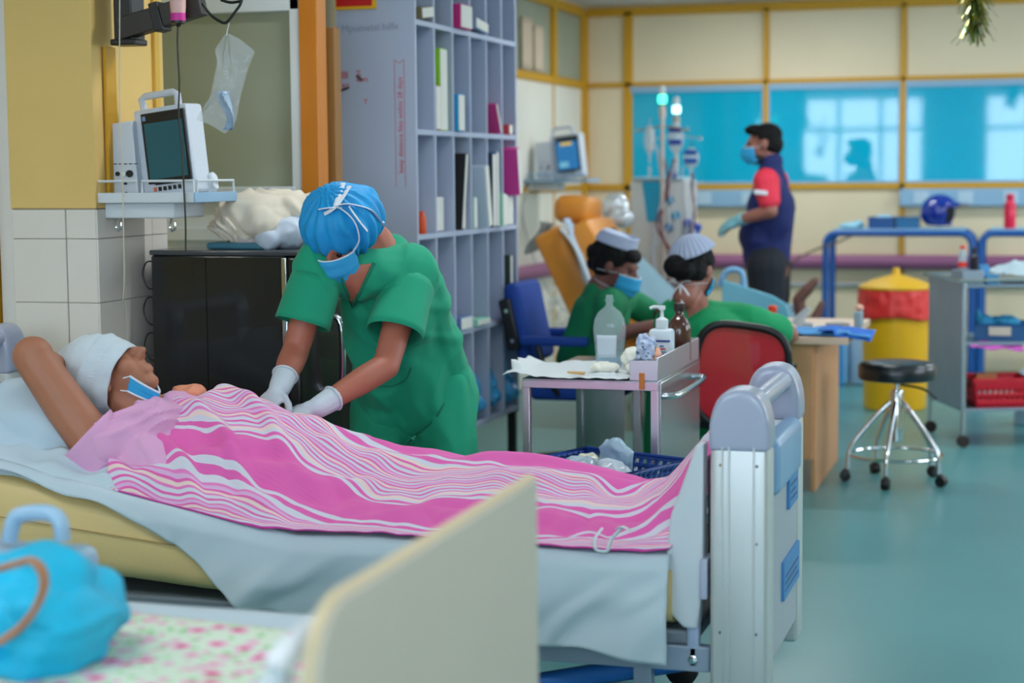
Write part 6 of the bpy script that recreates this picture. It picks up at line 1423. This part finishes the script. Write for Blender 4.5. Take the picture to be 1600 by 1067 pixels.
# ---------------------------------------------------------------- tinsel hanging from the ceiling
gl = thing('tinsel_garland', 'gold green tinsel bunch hanging from the ceiling at top right', 'garland', (-.33, 9.0, 2.18))
random.seed(5); t = MB()
for k in range(260):
    a = random.uniform(0, 6.28); r_ = random.uniform(.0, .09); z0 = random.uniform(2.23, 2.5); L = random.uniform(.04, .10)
    b0 = V((-.33+math.cos(a)*r_*.4, 9.0+math.sin(a)*r_*.4, z0)); d = V((math.cos(a), math.sin(a), -1.0-random.random())).normalized()
    wv = V((-math.sin(a), math.cos(a), .3))*.004; e = b0+d*L*1.3
    vs_ = [t.bm.verts.new(p) for p in (b0-wv, b0+wv, e+wv, e-wv)]; t._f(vs_)
t.boxy = False; tn = t.build('tinsel_strands', mat('tinsel_gold', (176, 150, 40), .2, metal=.8, hue2=(80, 140, 90), vs=30), gl, normals=False); tn['kind'] = 'stuff'
t = MB(); t.cyl((-.33, 9.0, 2.22), (-.33, 9.0, 2.86), .004, 6); t.build('string', m_white, gl)

# ---------------------------------------------------------------- near bed in the foreground
m_beige = mat('beige_board', (214, 204, 188), .5, var=.01, vs=2)
m_cream = mat('cream_edge', (222, 200, 160), .5)
nb_ = thing('near_bed', 'bed in the foreground with a plain beige end board and white tube', 'bed', (-1.9, 2.6, 0))
YZ = Matrix(((0, 0, 1, -.888), (1, 0, 0, 0), (0, 1, 0, 0), (0, 0, 0, 1)))
corner = lambda cy, cz, r_, a0, a1: [(cy+math.cos(a)*r_, cz+math.sin(a)*r_) for a in np.linspace(a0, a1, 7)]
poly = [(3.06, .25), (3.06, 1.0)]+[(2.15, 1.0)]+corner(2.14, .90, .10, math.pi/2, math.pi)+[(2.04, .25)]
t = MB(); t.prism(poly, .026, YZ, .003); eb = t.build('end_board', m_beige, nb_)
t = MB(); t.tube([(-.876, 3.06, 1.002), (-.876, 2.15, 1.002)]+[(-.876, y, z+.001) for y, z in corner(2.14, .90, .101, math.pi/2, math.pi)]+[(-.876, 2.039, .25)], .009, 8); t.build('edge_band', m_cream, eb)
t = MB(); t.tube([(-.95, 2.06, 0), (-.95, 2.06, .80), (-.935, 2.08, .90), (-.92, 2.15, .945), (-.92, 3.0, .945), (-.94, 3.09, .9), (-.95, 3.1, .8), (-.95, 3.1, 0)], .019, 12, sm=4); t.build('end_tube', mat('tube_white', (226, 228, 230), .3), nb_)
for y in (2.12, 3.22):
    t = MB(); t.box((-2.95, y, .40), (-.92, y+.04, .47), .006); t.build('side_rail', m_bframe, nb_)
t = MB(); t.box((-2.93, 2.14, .44), (-.94, 3.24, .475), .006); t.build('deck', mat('deck_grey', (120, 130, 140), .5), nb_)
for x in (-2.85, -.98):
    for y in (2.2, 3.15):
        t = MB(); t.cyl((x, y, 0), (x, y, .44), .02); t.build('leg', m_bframe, nb_)
def soft(x0, x1, y0, y1, z0, z1, e=.3, amp=.006):
    def f(u, v):
        x = x0+u*(x1-x0); a = 2*math.pi*v; c, s_ = math.cos(a), math.sin(a)
        n = noise.noise(V((x*4, c*2, s_*2)))*amp
        return V((x, (y0+y1)/2+math.copysign(abs(c)**e, c)*((y1-y0)/2+n), (z0+z1)/2+math.copysign(abs(s_)**e, s_)*((z1-z0)/2+n)))
    t = MB(); t.grid(f, 50, 44)
    for uu in (0, 1): t._f([t.bm.verts.new(f(uu, k/44)) for k in range(44)])
    bmesh.ops.remove_doubles(t.bm, verts=t.bm.verts[:], dist=1e-5); return t
tag(soft(-2.92, -.965, 2.08, 3.33, .476, .64).build('mattress', m_tan), 'near bed mattress hidden under its white sheet and floral cover', 'mattress')
def shn_(u, v):
    x = -2.90+u*1.93; d = v*1.75; n = noise.noise(V((x*4, d*4, 6)))*.006
    if d < 1.27: return V((x, 3.33-d, .652+n))
    return V((x, 2.06-.01+n*2, .652+n-(d-1.27)))
t = MB(); t.grid(lambda u, v: (lambda p: V((p.x, p.y, p.z)))(shn_(u, v)), 70, 60); tag(t.build('bed_sheet', m_sheet, angle=180, thick=.004), 'white sheet spread over the foreground bed beside the floral cover', 'sheet')
# floral cover
mfl = bpy.data.materials.new('floral_print'); mfl.use_nodes = True; nt = mfl.node_tree; bb_ = nt.nodes['Principled BSDF']; bb_.inputs['Roughness'].default_value = .85
tcn = nt.nodes.new('ShaderNodeTexCoord')
def vor(scale, lo, hi, seed):
    mp = nt.nodes.new('ShaderNodeMapping'); mp.inputs['Location'].default_value = (seed, seed*.7, 0); nt.links.new(tcn.outputs['Object'], mp.inputs[0])
    nz = nt.nodes.new('ShaderNodeTexNoise'); nz.inputs['Scale'].default_value = 60; nt.links.new(mp.outputs[0], nz.inputs['Vector'])
    va = nt.nodes.new('ShaderNodeVectorMath'); va.operation = 'MULTIPLY_ADD'; va.inputs[1].default_value = (.012,)*3; nt.links.new(nz.outputs['Color'], va.inputs[0]); nt.links.new(mp.outputs[0], va.inputs[2])
    v_ = nt.nodes.new('ShaderNodeTexVoronoi'); v_.inputs['Scale'].default_value = scale; v_.inputs['Randomness'].default_value = .85; nt.links.new(va.outputs[0], v_.inputs['Vector'])
    r_ = nt.nodes.new('ShaderNodeMapRange'); r_.inputs[1].default_value = lo; r_.inputs[2].default_value = hi; r_.inputs[3].default_value = 1; r_.inputs[4].default_value = 0; nt.links.new(v_.outputs['Distance'], r_.inputs[0]); return r_
prev = None; base = lin((216, 228, 206))
for (sc, lo, hi, sd, c_) in [(34, .28, .36, 3.1, (150, 206, 140)), (26, .26, .34, 7.7, (232, 160, 192)), (16, .30, .38, 1.3, (236, 176, 200)), (16, .17, .25, 1.3, (220, 60, 130))]:
    mxn = nt.nodes.new('ShaderNodeMix'); mxn.data_type = 'RGBA'; r_ = vor(sc, lo, hi, sd); nt.links.new(r_.outputs[0], mxn.inputs[0])
    if prev is None: mxn.inputs[6].default_value = base
    else: nt.links.new(prev.outputs[2], mxn.inputs[6])
    mxn.inputs[7].default_value = lin(c_); prev = mxn
nt.links.new(prev.outputs[2], bb_.inputs['Base Color'])
def flo(u, v):
    x = -2.88+u*1.90; y1 = 3.24-.10*u-.02*math.sin(u*9); y = y1+(2.07-y1)*v; n = noise.noise(V((x*5, y*5, 1)))*.012
    e = min(1, v*14); return V((x, y, .665+.016*e+n*e))
t = MB(); t.grid(flo, 80, 60); tag(t.build('floral_cover', mfl, angle=180, thick=.008), 'white cotton cover printed with pink flowers and green leaves on the near bed', 'blanket')
# blue bag with tan strap
m_bag = mat('turquoise_cloth', (0, 182, 222), .6, var=.05, vs=4)
bg = thing('cloth_bag', 'bright turquoise cloth bag with a tan strap lying on the near bed', 'bag', (-1.8, 2.78, .69))
t = MB(); t.box((-2.12, 2.62, .69), (-1.615, 2.95, .835), .055, seg=3); t.ell((-1.72, 2.80, .835), (.10, .11, .045)); t.ell((-1.90, 2.74, .825), (.20, .12, .055)); t.ell((-1.63, 2.76, .755), (.05, .13, .065))
def bagf(p):
    f_ = wr(.014, 5, 6, 7, 9)(p)+.010*max(0, math.sin((p[0]*1.1+p[2]*1.3+.2*noise.noise(V(p)*5))*30))**2
    d = V((p[0]+1.735, 0, p[2]-.735)); k = math.exp(-(d.x**2/.0035+d.z**2/.0006)); return f_-.045*k*(1 if p[1] < 2.74 else 0)
put('bag_body', remesh(t, .007, 14, fold=bagf), m_bag, bg)
t = MB(); t.tube([(-1.686,2.620,0.888), (-1.638,2.600,0.904), (-1.611,2.600,0.910), (-1.593,2.600,0.893), (-1.591,2.600,0.865), (-1.608,2.600,0.829), (-1.638,2.600,0.795), (-1.678,2.600,0.767)], .016, 8, sm=5, flat=.4); t.build('strap', mat('strap_tan', (176, 122, 84), .7), bg)
# translucent canister behind the bag
jc = thing('water_canister', 'pale translucent canister with moulded handle behind the turquoise bag', 'canister', (-1.98, 3.12, .69))
m_jc = mat('canister_pale', (166, 200, 226), .3, alpha=.82)
t = MB(); t.box((-2.10, 3.06, .692), (-1.84, 3.24, .80), .03, seg=3); t.build('canister_body', m_jc, jc, angle=45)
t = MB(); t.tube([(-2.004,3.150,0.813), (-1.990,3.150,0.857), (-1.963,3.150,0.871), (-1.912,3.150,0.874), (-1.886,3.150,0.859), (-1.881,3.150,0.819)], .017, 10, sm=5); t.build('handle', m_jc, jc)
t = MB(); t.lathe([(.022, 0), (.022, .03), (0, .03)], (-2.075, 3.15, .798), 14); t.build('cap', mat('jerry_cap', (36, 110, 170), .4), jc)
